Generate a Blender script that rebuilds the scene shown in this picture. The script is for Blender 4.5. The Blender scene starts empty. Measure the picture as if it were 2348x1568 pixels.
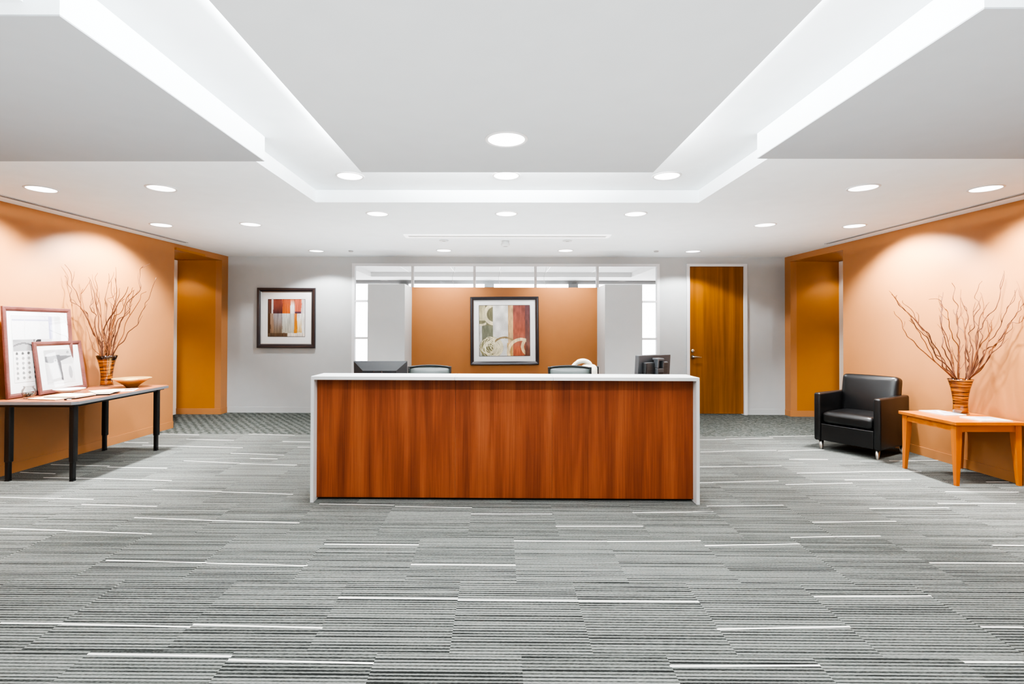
import bpy, bmesh, math, random
from mathutils import Vector, Matrix
random.seed(11)
ORANGE_RGB = (170, 117, 72)
OCHRE_RGB = (168, 108, 36)
PW_REC = 11
PART_RGB = (160, 104, 54)
GREY_RGB = (176, 180, 181)
CEIL_RGB = (238, 244, 247)
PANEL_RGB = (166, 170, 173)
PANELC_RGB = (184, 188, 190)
CARPET = ((34, 36, 35), (90, 93, 90), (130, 133, 130), (60, 64, 61), (94, 98, 95))
PW_WASH, PW_MID, PW_BACK, PW_PART, PW_TRAY, PW_CEN = 250, 56, 66, 50, 44, 76
PW_COVE, PW_OFF, PW_OFF2, PW_REARFILL, PW_UP, PW_UP2, WORLD = 240, 0, 120, 50, 62, 32, .3
VIEW = ('AgX', 'AgX - High Contrast', 1.06, 1)
FLOOR_LINES=[(-4.515,6.670,-3.923,6.611),(-3.933,6.359,-3.301,6.296),(-3.313,6.688,-2.674,6.618),(-2.675,6.253,-2.325,6.224),(-4.569,6.161,-4.259,6.139),(-4.252,6.026,-2.998,5.916),(-2.375,5.962,-2.222,5.952),(-2.997,5.650,-2.374,5.590),(-2.674,5.435,-2.372,5.418),(-3.317,5.323,-2.685,5.245),(-2.677,5.230,-2.069,5.180),(-4.572,5.153,-3.940,5.114),(-3.929,5.075,-3.309,5.043),(-4.621,4.873,-4.244,4.835),(-4.245,4.708,-3.624,4.682),(-3.624,4.682,-2.997,4.635),(-2.989,4.373,-2.371,4.334),(-2.367,4.327,-1.739,4.275),(-4.109,4.160,-3.931,4.153),(-3.924,4.147,-3.305,4.124),(-3.303,4.002,-2.681,3.970),(-2.687,3.731,-2.054,3.686),(-2.054,3.686,-1.436,3.650),(-3.470,3.516,-2.986,3.491),(-2.984,3.484,-2.358,3.441),(2.520,6.461,2.864,6.477),(2.870,6.510,3.520,6.590),(3.520,6.676,4.140,6.733),(2.285,5.819,2.571,5.851),(2.572,5.871,3.201,5.918),(3.202,5.891,3.772,5.950),(3.117,5.512,3.529,5.508),(2.024,5.190,2.889,5.249),(2.894,4.985,3.529,5.036),(3.536,5.046,4.171,5.072),(4.158,5.473,4.705,5.501),(1.817,4.659,1.947,4.666),(1.944,4.674,2.576,4.728),(2.579,4.618,3.216,4.671),(3.209,4.766,3.848,4.799),(4.479,4.728,4.689,4.731),(3.854,4.439,4.482,4.438),(3.535,4.143,4.165,4.147),(2.894,4.014,3.532,4.037),(1.637,4.044,2.259,4.076),(1.485,3.921,1.637,3.923),(2.271,3.721,2.897,3.750),(1.959,3.450,2.586,3.483),(1.326,3.308,1.960,3.347),(3.209,3.345,3.408,3.343),(2.583,3.085,3.146,3.087),(1.648,2.689,2.271,2.704),(1.016,2.393,1.654,2.422),(2.271,2.428,2.472,2.428),(0.709,2.130,1.338,2.142),(1.958,2.171,2.211,2.173),(-1.435,4.046,-0.833,4.028),(-0.821,4.000,-0.216,3.979),(-0.215,3.848,0.398,3.854),(1.013,3.893,1.628,3.922),(0.398,3.617,1.017,3.624),(0.095,3.364,0.711,3.371),(0.709,3.363,1.330,3.383),(-1.134,3.297,-0.522,3.293),(-0.524,3.019,0.096,3.019),(-0.836,2.646,-0.214,2.641),(-0.213,2.632,0.402,2.630),(0.402,2.630,1.025,2.632),(-2.363,3.048,-1.745,3.026),(-1.742,3.022,-1.130,2.996),(-2.361,2.398,-2.058,2.398),(-2.060,2.395,-1.444,2.379),(-1.443,2.398,-0.825,2.379),(-1.763,2.178,-1.140,2.170),(-1.142,2.146,-0.524,2.132)]
WILLOW_R=[[(-0.154,-0.045,0.034),(-0.322,-0.097,0.168),(-0.387,-0.116,0.263),(-0.461,-0.137,0.364),(-0.512,-0.152,0.436),(-0.563,-0.166,0.500),(-0.617,-0.182,0.579),(-0.635,-0.187,0.607),(-0.704,-0.208,0.670),(-0.801,-0.238,0.753),(-0.822,-0.243,0.795)],
[(-0.112,-0.021,0.017),(-0.167,-0.035,0.084),(-0.214,-0.047,0.129),(-0.223,-0.041,0.231),(-0.305,-0.062,0.326),(-0.373,-0.075,0.443),(-0.450,-0.098,0.486),(-0.513,-0.115,0.551),(-0.586,-0.134,0.615),(-0.659,-0.155,0.665),(-0.714,-0.171,0.700),(-0.762,-0.183,0.756),(-0.752,-0.175,0.807)],
[(-0.086,-0.008,0.016),(-0.101,-0.009,0.060),(-0.157,-0.024,0.105),(-0.176,-0.021,0.193),(-0.284,-0.054,0.239),(-0.315,-0.057,0.312),(-0.336,-0.056,0.384),(-0.379,-0.064,0.450),(-0.469,-0.087,0.530),(-0.512,-0.096,0.588),(-0.551,-0.100,0.674),(-0.635,-0.125,0.717),(-0.669,-0.132,0.759)],
[(-0.114,-0.007,0.031),(-0.329,-0.055,0.202),(-0.445,-0.082,0.283),(-0.539,-0.100,0.370),(-0.617,-0.118,0.428),(-0.648,-0.117,0.500),(-0.668,-0.111,0.580),(-0.720,-0.123,0.615),(-0.742,-0.124,0.659)],
[(-0.081,-0.010,0.016),(-0.080,-0.002,0.111),(-0.114,-0.008,0.178),(-0.167,-0.019,0.267),(-0.191,-0.022,0.325),(-0.172,-0.009,0.399),(-0.145,0.005,0.450),(-0.188,-0.003,0.531),(-0.178,0.008,0.620),(-0.150,0.023,0.680),(-0.158,0.027,0.754),(-0.115,0.050,0.853)],
[(-0.047,0.015,0.014),(-0.030,0.046,0.175),(-0.086,0.049,0.323),(-0.120,0.059,0.472),(-0.107,0.086,0.622),(-0.079,0.110,0.714),(-0.081,0.116,0.759),(-0.134,0.102,0.789),(-0.251,0.060,0.782)],
[(-0.085,-0.065,0.014),(-0.095,-0.084,0.110),(-0.107,-0.107,0.220),(-0.138,-0.134,0.315),(-0.228,-0.181,0.402),(-0.287,-0.217,0.487),(-0.326,-0.245,0.571),(-0.351,-0.266,0.641),(-0.388,-0.285,0.675)],
[(-0.038,-0.016,0.010),(-0.034,-0.016,0.179),(-0.019,-0.013,0.355),(-0.051,-0.026,0.436),(-0.036,-0.022,0.532),(-0.058,-0.030,0.627),(-0.043,-0.026,0.715),(-0.112,-0.051,0.787),(-0.086,-0.044,0.883),(-0.129,-0.059,0.936)],
[(0.025,-0.055,0.006),(0.025,-0.031,0.121),(0.034,-0.023,0.326),(0.038,-0.012,0.436),(0.124,0.158,0.518),(0.110,0.167,0.610),(0.144,0.188,0.672)],
[(0.022,-0.074,0.008),(0.026,-0.078,0.161),(0.023,-0.059,0.269),(0.020,-0.039,0.356),(0.020,-0.032,0.436),(0.020,-0.024,0.554),(0.015,0.002,0.621),(0.014,0.009,0.710),(0.018,0.007,0.880)],
[(0.026,-0.062,0.007),(0.033,-0.063,0.146),(0.033,-0.040,0.268),(0.036,-0.018,0.436),(0.047,-0.034,0.590),(0.048,-0.019,0.679),(0.043,0.008,0.724)],
[(0.015,-0.098,0.011),(0.012,-0.109,0.127),(0.008,-0.123,0.294),(-0.001,-0.106,0.394),(-0.005,-0.103,0.452),(0.004,-0.152,0.516),(-0.001,-0.143,0.581),(0.002,-0.170,0.645),(0.008,-0.202,0.686),(0.003,-0.193,0.743),(-0.006,-0.165,0.795),(-0.001,-0.206,0.899),(0.002,-0.226,0.939)],
[(0.023,-0.096,0.011),(0.025,-0.104,0.148),(0.035,-0.147,0.287),(0.042,-0.178,0.346),(0.054,-0.226,0.418),(0.061,-0.255,0.481),(0.055,-0.233,0.544),(0.045,-0.192,0.609),(0.046,-0.196,0.658),(0.045,-0.194,0.758),(0.039,-0.170,0.838)],
[(0.022,-0.113,0.012),(0.025,-0.150,0.223),(0.025,-0.166,0.317),(0.031,-0.198,0.403),(0.025,-0.183,0.474),(0.014,-0.149,0.552),(0.007,-0.130,0.617),(0.009,-0.155,0.745)],
[(0.029,-0.113,0.012),(0.033,-0.125,0.064),(0.047,-0.180,0.204),(0.050,-0.191,0.275),(0.059,-0.227,0.312),(0.071,-0.273,0.335),(0.080,-0.307,0.384),(0.093,-0.357,0.475),(0.097,-0.374,0.529),(0.104,-0.401,0.563),(0.113,-0.433,0.623),(0.121,-0.465,0.663),(0.123,-0.471,0.696),(0.131,-0.503,0.734)],
[(0.033,-0.125,0.013),(0.043,-0.161,0.095),(0.058,-0.220,0.206),(0.063,-0.237,0.277),(0.076,-0.283,0.342),(0.088,-0.328,0.426),(0.096,-0.361,0.495),(0.108,-0.404,0.570),(0.117,-0.436,0.630),(0.122,-0.452,0.724),(0.125,-0.463,0.770),(0.120,-0.441,0.845)],
[(0.025,-0.149,0.016),(0.034,-0.223,0.171),(0.040,-0.268,0.258),(0.053,-0.334,0.316),(0.060,-0.390,0.434),(0.069,-0.443,0.502),(0.066,-0.446,0.549)],
[(0.027,-0.138,0.015),(0.028,-0.162,0.167),(0.036,-0.206,0.240),(0.042,-0.245,0.362),(0.054,-0.305,0.440),(0.060,-0.342,0.523),(0.067,-0.385,0.638),(0.069,-0.403,0.692),(0.079,-0.449,0.744),(0.078,-0.460,0.837)],
[(0.030,-0.143,0.015),(0.046,-0.225,0.185),(0.056,-0.281,0.328),(0.073,-0.356,0.406),(0.082,-0.410,0.543),(0.098,-0.474,0.542),(0.105,-0.507,0.595),(0.108,-0.525,0.634)],
[(0.034,-0.093,0.010),(0.049,-0.116,0.200),(0.056,-0.117,0.329),(0.065,-0.124,0.459),(0.074,-0.153,0.509),(0.086,-0.179,0.602),(0.103,-0.235,0.657),(0.115,-0.266,0.733),(0.123,-0.280,0.823),(0.126,-0.277,0.893),(0.137,-0.296,1.003)],
[(0.032,-0.102,0.011),(0.046,-0.135,0.187),(0.047,-0.119,0.329),(0.052,-0.123,0.452),(0.062,-0.144,0.588),(0.077,-0.189,0.715)],
[(0.023,-0.127,0.014),(0.031,-0.181,0.154),(0.038,-0.242,0.334),(0.036,-0.260,0.488),(0.041,-0.299,0.613)],
[(-0.065,-0.001,0.008),(-0.077,0.017,0.213),(-0.088,0.029,0.361),(-0.153,0.021,0.502),(-0.188,0.022,0.628)],
[(-0.158,-0.082,0.016),(-0.250,-0.130,0.142),(-0.394,-0.191,0.224),(-0.480,-0.236,0.332),(-0.561,-0.276,0.416),(-0.625,-0.303,0.451),(-0.711,-0.342,0.513),(-0.788,-0.378,0.581)]]
WILLOW_L=[[(-0.029,-0.126,0.021),(-0.032,-0.142,0.072),(-0.039,-0.173,0.149),(-0.043,-0.197,0.226),(-0.050,-0.228,0.333)],
[(-0.023,-0.055,0.017),(-0.029,-0.059,0.115),(-0.050,-0.122,0.248),(-0.065,-0.163,0.356),(-0.079,-0.203,0.439),(-0.093,-0.243,0.522),(-0.103,-0.277,0.558),(-0.122,-0.344,0.592),(-0.127,-0.356,0.643),(-0.127,-0.340,0.726),(-0.140,-0.379,0.790),(-0.141,-0.377,0.834),(-0.149,-0.399,0.869)],
[(-0.027,-0.059,0.017),(-0.045,-0.089,0.186),(-0.060,-0.130,0.264),(-0.077,-0.168,0.387),(-0.085,-0.178,0.478),(-0.103,-0.240,0.522),(-0.108,-0.244,0.590),(-0.127,-0.287,0.715),(-0.141,-0.324,0.794),(-0.145,-0.317,0.885),(-0.145,-0.401,0.986)],
[(-0.013,-0.088,0.019),(-0.015,-0.126,0.171),(-0.025,-0.193,0.333),(-0.036,-0.265,0.476),(-0.045,-0.310,0.534),(-0.042,-0.320,0.653),(-0.034,-0.303,0.737)],
[(-0.018,-0.042,0.017),(-0.022,-0.038,0.169),(-0.035,-0.073,0.287),(-0.041,-0.077,0.435),(-0.053,-0.104,0.597),(-0.060,-0.116,0.697),(-0.070,-0.143,0.803),(-0.079,-0.167,0.878)],
[(-0.019,-0.049,0.017),(-0.025,-0.054,0.130),(-0.041,-0.104,0.248),(-0.049,-0.116,0.403),(-0.047,-0.100,0.458),(-0.061,-0.150,0.502),(-0.066,-0.160,0.556),(-0.060,-0.129,0.619),(-0.073,-0.159,0.786),(-0.074,-0.154,0.848)],
[(0.001,-0.045,0.017),(0.007,-0.045,0.130),(0.009,-0.101,0.403),(0.014,-0.120,0.573),(0.009,-0.164,0.679),(0.015,-0.162,0.763),(0.012,-0.193,0.845),(0.021,-0.176,0.923)],
[(0.003,-0.027,0.016),(0.009,-0.028,0.169),(0.005,-0.074,0.326),(0.003,-0.103,0.442),(-0.004,-0.145,0.541),(-0.007,-0.181,0.662)],
[(0.024,-0.024,0.016),(0.044,-0.042,0.169),(0.086,-0.069,0.326),(0.159,-0.104,0.458),(0.176,-0.117,0.558),(0.247,-0.151,0.680),(0.257,-0.160,0.756)],
[(0.008,-0.014,0.015),(0.006,-0.054,0.170),(0.011,-0.072,0.334),(-0.070,0.122,0.415),(-0.027,0.119,0.487),(-0.006,0.121,0.552),(-0.119,0.151,0.646),(-0.051,0.157,0.683),(-0.053,0.174,0.790)],
[(0.015,-0.002,0.015),(-0.002,-0.014,0.184),(-0.005,0.009,0.326),(-0.002,-0.018,0.420),(-0.018,0.017,0.564),(-0.004,-0.032,0.648),(-0.008,0.016,0.778),(0.004,0.014,0.936)],
[(0.026,0.004,0.014),(0.057,0.003,0.168),(0.092,-0.003,0.279),(0.125,-0.007,0.405),(0.239,-0.044,0.452),(0.299,-0.061,0.506),(0.302,-0.056,0.600),(0.355,-0.066,0.740)],
[(0.074,-0.048,0.017),(0.102,-0.077,0.209),(0.151,-0.112,0.380),(0.189,-0.133,0.450),(0.276,-0.166,0.480),(0.347,-0.201,0.570),(0.373,-0.216,0.630),(0.452,-0.252,0.704),(0.487,-0.270,0.755)],
[(0.038,0.019,0.014),(0.055,0.037,0.168),(0.104,0.044,0.326),(0.131,0.049,0.422),(0.231,0.030,0.533),(0.256,0.039,0.645),(0.337,0.025,0.739)],
[(0.068,-0.010,0.015),(0.107,-0.011,0.200),(0.158,-0.019,0.358),(0.224,-0.035,0.468),(0.246,-0.034,0.593),(0.425,-0.088,0.723),(0.442,-0.090,0.778),(0.419,-0.076,0.872),(0.427,-0.072,0.974),(0.461,-0.081,1.012)],
[(0.052,0.016,0.014),(0.115,0.010,0.113),(0.178,0.010,0.248),(0.197,0.025,0.382),(0.265,0.017,0.485),(0.359,0.006,0.619),(0.378,0.012,0.699),(0.452,-0.009,0.729)],
[(0.063,0.007,0.014),(0.134,-0.004,0.114),(0.221,-0.026,0.177),(0.252,-0.026,0.256),(0.329,-0.046,0.311),(0.395,-0.063,0.358),(0.404,-0.054,0.444),(0.455,-0.061,0.522),(0.477,-0.059,0.593),(0.528,-0.066,0.671),(0.592,-0.060,0.882)],
[(0.077,-0.042,0.017),(0.054,-0.044,0.170),(0.087,-0.070,0.365),(0.139,-0.098,0.512),(0.201,-0.131,0.666),(0.208,-0.142,0.788),(0.187,-0.141,0.873)],
[(0.040,-0.024,0.016),(0.070,-0.046,0.248),(0.151,-0.082,0.404),(0.177,-0.099,0.559),(0.108,-0.082,0.715),(0.113,-0.090,0.839)],
[(-0.009,-0.002,0.015),(-0.022,-0.019,0.247),(0.087,-0.100,0.404),(0.180,-0.142,0.480),(0.278,-0.191,0.601),(0.357,-0.226,0.660),(0.435,-0.266,0.763)]]
SC = bpy.context.scene
COL = SC.collection
PI = math.pi

# ------------------------------------------------------------------ room measures (metres, camera foot at the origin, +Y into the room)
D = 8.365          # back wall
ZC = 2.578         # lower ceiling
TRAY = 2.694       # raised tray ceiling
def wall_l(y): return -4.506 - .0461*(D-y)
def wall_r(y): return 4.668 + .0143*(D-y)
YN = -2.6          # near end of the lobby (left open for world and added fill light)

# ------------------------------------------------------------------ materials
MATS = {}
def srgb(r, g, b):
    f = lambda c: (c/255/12.92) if c/255 <= .04045 else ((c/255+.055)/1.055)**2.4
    return (f(r), f(g), f(b), 1)
def newmat(name):
    m = bpy.data.materials.new(name); m.use_nodes = True
    MATS[name] = m
    nt = m.node_tree
    return m, nt, nt.nodes['Principled BSDF']
def plain(name, col, rough=.6, metal=0, spec=.5, bump=0, bscale=200, **kw):
    m, nt, b = newmat(name)
    b.inputs['Base Color'].default_value = col
    b.inputs['Roughness'].default_value = rough
    b.inputs['Metallic'].default_value = metal
    b.inputs['Specular IOR Level'].default_value = spec
    for k, v in kw.items(): b.inputs[k].default_value = v
    # faint procedural variation so no surface is perfectly flat
    tc = nt.nodes.new('ShaderNodeTexCoord'); n = nt.nodes.new('ShaderNodeTexNoise')
    n.inputs['Scale'].default_value = bscale if bump else 6
    n.inputs['Detail'].default_value = 2
    nt.links.new(tc.outputs['Object'], n.inputs['Vector'])
    if bump:
        bp = nt.nodes.new('ShaderNodeBump'); bp.inputs['Strength'].default_value = bump; bp.inputs['Distance'].default_value = .002
        nt.links.new(n.outputs['Fac'], bp.inputs['Height']); nt.links.new(bp.outputs['Normal'], b.inputs['Normal'])
    else:
        mx = nt.nodes.new('ShaderNodeMix'); mx.data_type = 'RGBA'
        mx.inputs['A'].default_value = tuple(c*.96 for c in col[:3])+(1,); mx.inputs['B'].default_value = tuple(min(1, c*1.04) for c in col[:3])+(1,)
        nt.links.new(n.outputs['Fac'], mx.inputs['Factor']); nt.links.new(mx.outputs['Result'], b.inputs['Base Color'])
    return m
def emis(name, col, st):
    m, nt, b = newmat(name)
    b.inputs['Base Color'].default_value = col
    b.inputs['Emission Color'].default_value = col
    b.inputs['Emission Strength'].default_value = st
    return m
def wood(name, dark, mid, light, scale=(9, 9, .5), rough=.4, rotvec=(0, 0, 0), fine=14):
    m, nt, b = newmat(name)
    N = nt.nodes.new
    tc = N('ShaderNodeTexCoord'); mp = N('ShaderNodeMapping'); mp.inputs['Scale'].default_value = scale
    mp.inputs['Rotation'].default_value = rotvec
    n1 = N('ShaderNodeTexNoise'); n1.inputs['Scale'].default_value = 1; n1.inputs['Detail'].default_value = 3; n1.inputs['Distortion'].default_value = .4
    mp2 = N('ShaderNodeMapping'); mp2.inputs['Scale'].default_value = tuple(s*fine for s in scale[:2])+(scale[2]*4,) if scale[2] < scale[0] else (scale[0]*4, scale[1]*fine, scale[2]*fine)
    n2 = N('ShaderNodeTexNoise'); n2.inputs['Scale'].default_value = 1; n2.inputs['Detail'].default_value = 4
    L = nt.links.new
    L(tc.outputs['Object'], mp.inputs['Vector']); L(mp.outputs['Vector'], n1.inputs['Vector'])
    L(tc.outputs['Object'], mp2.inputs['Vector']); L(mp2.outputs['Vector'], n2.inputs['Vector'])
    ad = N('ShaderNodeMix'); ad.data_type = 'FLOAT'; ad.inputs['Factor'].default_value = .28
    L(n1.outputs['Fac'], ad.inputs['A']); L(n2.outputs['Fac'], ad.inputs['B'])
    cr = N('ShaderNodeValToRGB')
    e = cr.color_ramp.elements
    e[0].position = .3; e[0].color = dark; e[1].position = .7; e[1].color = light
    x = e.new(.5); x.color = mid
    L(ad.outputs['Result'], cr.inputs['Fac']); L(cr.outputs['Color'], b.inputs['Base Color'])
    b.inputs['Roughness'].default_value = rough; b.inputs['Specular IOR Level'].default_value = .3
    return m
def colattr(name, rough=.5, noise=.25, nscale=60):
    m, nt, b = newmat(name)
    N = nt.nodes.new; L = nt.links.new
    a = N('ShaderNodeAttribute'); a.attribute_name = 'Col'
    tc = N('ShaderNodeTexCoord'); n = N('ShaderNodeTexNoise'); n.inputs['Scale'].default_value = nscale; n.inputs['Detail'].default_value = 3
    L(tc.outputs['Object'], n.inputs['Vector'])
    mr = N('ShaderNodeMapRange'); mr.inputs['To Min'].default_value = 1-noise; mr.inputs['To Max'].default_value = 1+noise
    L(n.outputs['Fac'], mr.inputs['Value'])
    vm = N('ShaderNodeVectorMath'); vm.operation = 'SCALE'
    L(a.outputs['Color'], vm.inputs[0]); L(mr.outputs['Result'], vm.inputs['Scale']); L(vm.outputs['Vector'], b.inputs['Base Color'])
    b.inputs['Roughness'].default_value = rough
    return m
def glassy(name, fac=.06, tint=(1, 1, 1, 1), rough=.02, fres=.5):
    m = bpy.data.materials.new(name); m.use_nodes = True; MATS[name] = m
    nt = m.node_tree; nt.nodes.clear(); N = nt.nodes.new
    o = N('ShaderNodeOutputMaterial'); mx = N('ShaderNodeMixShader'); t = N('ShaderNodeBsdfTransparent'); g = N('ShaderNodeBsdfGlossy')
    t.inputs['Color'].default_value = tint; g.inputs['Roughness'].default_value = rough
    lw = N('ShaderNodeLayerWeight'); lw.inputs['Blend'].default_value = .25
    mm = N('ShaderNodeMath'); mm.operation = 'MULTIPLY_ADD'; mm.inputs[1].default_value = fres; mm.inputs[2].default_value = fac
    nt.links.new(lw.outputs['Fresnel'], mm.inputs[0]); nt.links.new(mm.outputs[0], mx.inputs['Fac'])
    nt.links.new(t.outputs[0], mx.inputs[1]); nt.links.new(g.outputs[0], mx.inputs[2]); nt.links.new(mx.outputs[0], o.inputs['Surface'])
    return m

ORANGE = plain('orange_paint', srgb(*ORANGE_RGB), .45, spec=.45)
ORANGE2 = plain('ochre_paint', srgb(*OCHRE_RGB), .45, spec=.45)
GREYWALL = plain('pale_grey_paint', srgb(*GREY_RGB), .6)
CEIL = plain('white_ceiling_paint', srgb(*CEIL_RGB), .75, spec=.2)
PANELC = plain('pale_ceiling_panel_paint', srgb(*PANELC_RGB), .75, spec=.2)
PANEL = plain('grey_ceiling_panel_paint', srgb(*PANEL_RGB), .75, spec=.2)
WHITE = plain('white_laminate', srgb(214, 217, 217), .45)
PARTORANGE = plain('burnt_orange_paint', srgb(*PART_RGB), .5)
WINGLOW = emis('white_window_glow', srgb(245, 246, 248), 2.6)  # self-glowing white, stands in for daylight at the office windows
TRIMW = plain('white_trim_paint', srgb(206, 208, 210), .4)
RECESSW = plain('bright_white_door_paint', srgb(250, 248, 240), .4)
DARKGAP = plain('dark_gap', srgb(25, 24, 23), .8)
CHERRY = wood('cherry_veneer', srgb(92, 41, 20), srgb(128, 63, 32), srgb(160, 90, 50), (9, 9, .55), .5)
DOORWOOD = wood('ochre_door_veneer', srgb(104, 60, 2), srgb(128, 78, 2), srgb(148, 94, 8), (12, 12, .4), .5)
MAPLE = wood('orange_maple', srgb(172, 92, 26), srgb(188, 108, 36), srgb(200, 124, 52), (.9, 14, 14), .3)
MAPLEV = wood('orange_maple_legs', srgb(172, 90, 22), srgb(186, 104, 32), srgb(198, 120, 44), (14, 14, .9), .32)
TABLETOP = wood('reddish_tan_laminate', srgb(136, 82, 52), srgb(150, 92, 60), srgb(164, 104, 72), (8, .8, 8), .3)
EDGE = plain('grey_rubber_edge', srgb(120, 122, 126), .45)
BLACKM = plain('black_metal', srgb(13, 13, 14), .42)
LEATHER = plain('black_leather', srgb(12, 12, 13), .34, spec=.5, bump=.12, bscale=420)
GREYLEATHER = plain('dark_task_chair_leather', srgb(62, 70, 68), .3, spec=.7, bump=.1, bscale=400)
PIPING = plain('black_piping', srgb(15, 15, 16), .5)
CHROME = plain('brushed_steel', srgb(190, 188, 182), .28, 1)
NICKEL = plain('satin_nickel', srgb(205, 203, 198), .25, 1)
PLASTIC = plain('black_plastic', srgb(34, 35, 37), .5, bump=.1, bscale=300)
PLASTICG = plain('grey_black_plastic', srgb(66, 68, 71), .45)
CREAM = plain('cream_fabric', srgb(226, 222, 208), .7)
BLACKFRAME = plain('black_brown_picture_frame', srgb(38, 33, 37), .3, spec=.6)
SILVER = plain('silver_fillet', srgb(180, 176, 172), .3, .8)
MATBOARD = plain('white_mat_board', srgb(238, 240, 240), .8)
REDFRAME = wood('reddish_brown_frame_wood', srgb(84, 50, 44), srgb(100, 62, 56), srgb(116, 76, 72), (6, 6, 6), .3)
ART = colattr('painted_canvas', .5, .22, 70)
PRINT = colattr('printed_paper', .45, .06, 40)
GLASS = glassy('clear_glass', .03)
PICGLASS = glassy('picture_glazing', .004, fres=.22)
JARGLASS = glassy('jar_glass', .03, (.96, .97, .97, 1))
PAPER = plain('white_paper', srgb(232, 230, 224), .6)
CREAMPAPER = plain('cream_folder_paper', srgb(224, 214, 184), .6)
GREYPAPER = plain('grey_paper_stack', srgb(172, 166, 154), .6)
BRASS = plain('brushed_gold_bowl', srgb(226, 192, 130), .35, .7)
STONE = plain('dark_river_stones', srgb(62, 60, 56), .5)
STONE2 = plain('pale_river_stones', srgb(104, 100, 92), .5)
LENS = emis('downlight_glow', (1, 1, 1, 1), 1.6)
LENSB = emis('bright_downlight_glow', (1, 1, 1, 1), 4)
TRIMRING = plain('white_fixture_ring', srgb(214, 214, 214), .45)
SLOT = plain('dark_air_slot', srgb(48, 48, 48), .7)
GREYSLOT = plain('grey_air_slot', srgb(165, 165, 165), .6)
BARK = plain('brown_willow_bark', srgb(96, 58, 38), .65, bump=.4, bscale=160)
BARK2 = plain('orange_willow_bark', srgb(128, 80, 46), .65, bump=.4, bscale=160)

def carpet():
    m, nt, b = newmat('striped_carpet_tiles')
    N = nt.nodes.new; L = nt.links.new
    tc = N('ShaderNodeTexCoord'); sp = N('ShaderNodeSeparateXYZ'); L(tc.outputs['Object'], sp.inputs[0])
    def M(op, a, bb=None, c=None):
        n = N('ShaderNodeMath'); n.operation = op
        for i, v in enumerate((a, bb, c)):
            if v is None: continue
            if isinstance(v, (int, float)): n.inputs[i].default_value = v
            else: L(v, n.inputs[i])
        return n.outputs[0]
    X, Y = sp.outputs[0], sp.outputs[1]
    T = .62
    row = M('FLOOR', M('DIVIDE', M('SUBTRACT', Y, 2.2), T))
    odd = M('MODULO', M('ABSOLUTE', row), 2)
    col = M('FLOOR', M('DIVIDE', M('SUBTRACT', X, M('MULTIPLY_ADD', odd, .31, .10 if False else .095-.31)), T))
    wn = N('ShaderNodeTexWhiteNoise'); wn.noise_dimensions = '2D'
    cv = N('ShaderNodeCombineXYZ'); L(row, cv.inputs[0]); L(col, cv.inputs[1]); L(cv.outputs[0], wn.inputs['Vector'])
    seed = M('MULTIPLY', wn.outputs['Value'], 37.0)
    def nz(sx, yv, det, off=0.0):
        v = N('ShaderNodeCombineXYZ')
        L(M('ADD', M('MULTIPLY', X, sx), M('MULTIPLY', seed, 1.7)), v.inputs[0]); L(M('ADD', yv, off), v.inputs[1]); L(seed, v.inputs[2])
        n = N('ShaderNodeTexNoise'); n.inputs['Scale'].default_value = 1; n.inputs['Detail'].default_value = det; L(v.outputs[0], n.inputs['Vector'])
        return n.outputs['Fac']
    P = .0208                                   # one dark and one light yarn row
    yw = M('ADD', M('DIVIDE', Y, P), M('MULTIPLY', seed, .37))
    idx = M('FLOOR', yw); fr = M('FRACT', yw)
    w2 = N('ShaderNodeTexWhiteNoise'); w2.noise_dimensions = '2D'
    c2 = N('ShaderNodeCombineXYZ'); L(idx, c2.inputs[0]); L(seed, c2.inputs[1]); L(c2.outputs[0], w2.inputs['Vector'])
    hw = M('MULTIPLY_ADD', w2.outputs['Value'], .22, .13)          # half width of the dark row
    d = M('ABSOLUTE', M('SUBTRACT', fr, .5))
    line = M('SUBTRACT', 1.0, M('SMOOTH_MIN', 1.0, M('MAXIMUM', 0.0, M('DIVIDE', M('SUBTRACT', d, M('MULTIPLY', hw, .45)), M('MULTIPLY', hw, .9))), .05))
    along = nz(3.2, M('MULTIPLY', idx, 5.3), 1)                     # strength wanders along the row
    fleck = nz(75, M('MULTIPLY', Y, 260), 1, 3.0)
    w3 = N('ShaderNodeSeparateColor'); L(w2.outputs['Color'], w3.inputs[0])
    st = M('MULTIPLY', M('MULTIPLY_ADD', w3.outputs[1], .35, .55), M('MULTIPLY_ADD', along, .9, .42))
    dark = M('MULTIPLY', line, st)
    s = M('ADD', M('SUBTRACT', .86, dark), M('MULTIPLY_ADD', fleck, .7, -.35))
    cr = N('ShaderNodeValToRGB'); e = cr.color_ramp.elements
    e[0].position = .12; e[0].color = srgb(*CARPET[0]); e[1].position = 1.0; e[1].color = srgb(*CARPET[2])
    x = e.new(.6); x.color = srgb(*CARPET[1])
    L(s, cr.inputs['Fac'])
    mul = N('ShaderNodeVectorMath'); mul.operation = 'SCALE'
    L(cr.outputs['Color'], mul.inputs[0]); L(M('MULTIPLY_ADD', wn.outputs['Value'], .07, .96), mul.inputs['Scale'])
    L(mul.outputs['Vector'], b.inputs['Base Color'])
    b.inputs['Roughness'].default_value = .95; b.inputs['Specular IOR Level'].default_value = .1
    return m
CARPETM = carpet()
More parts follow.
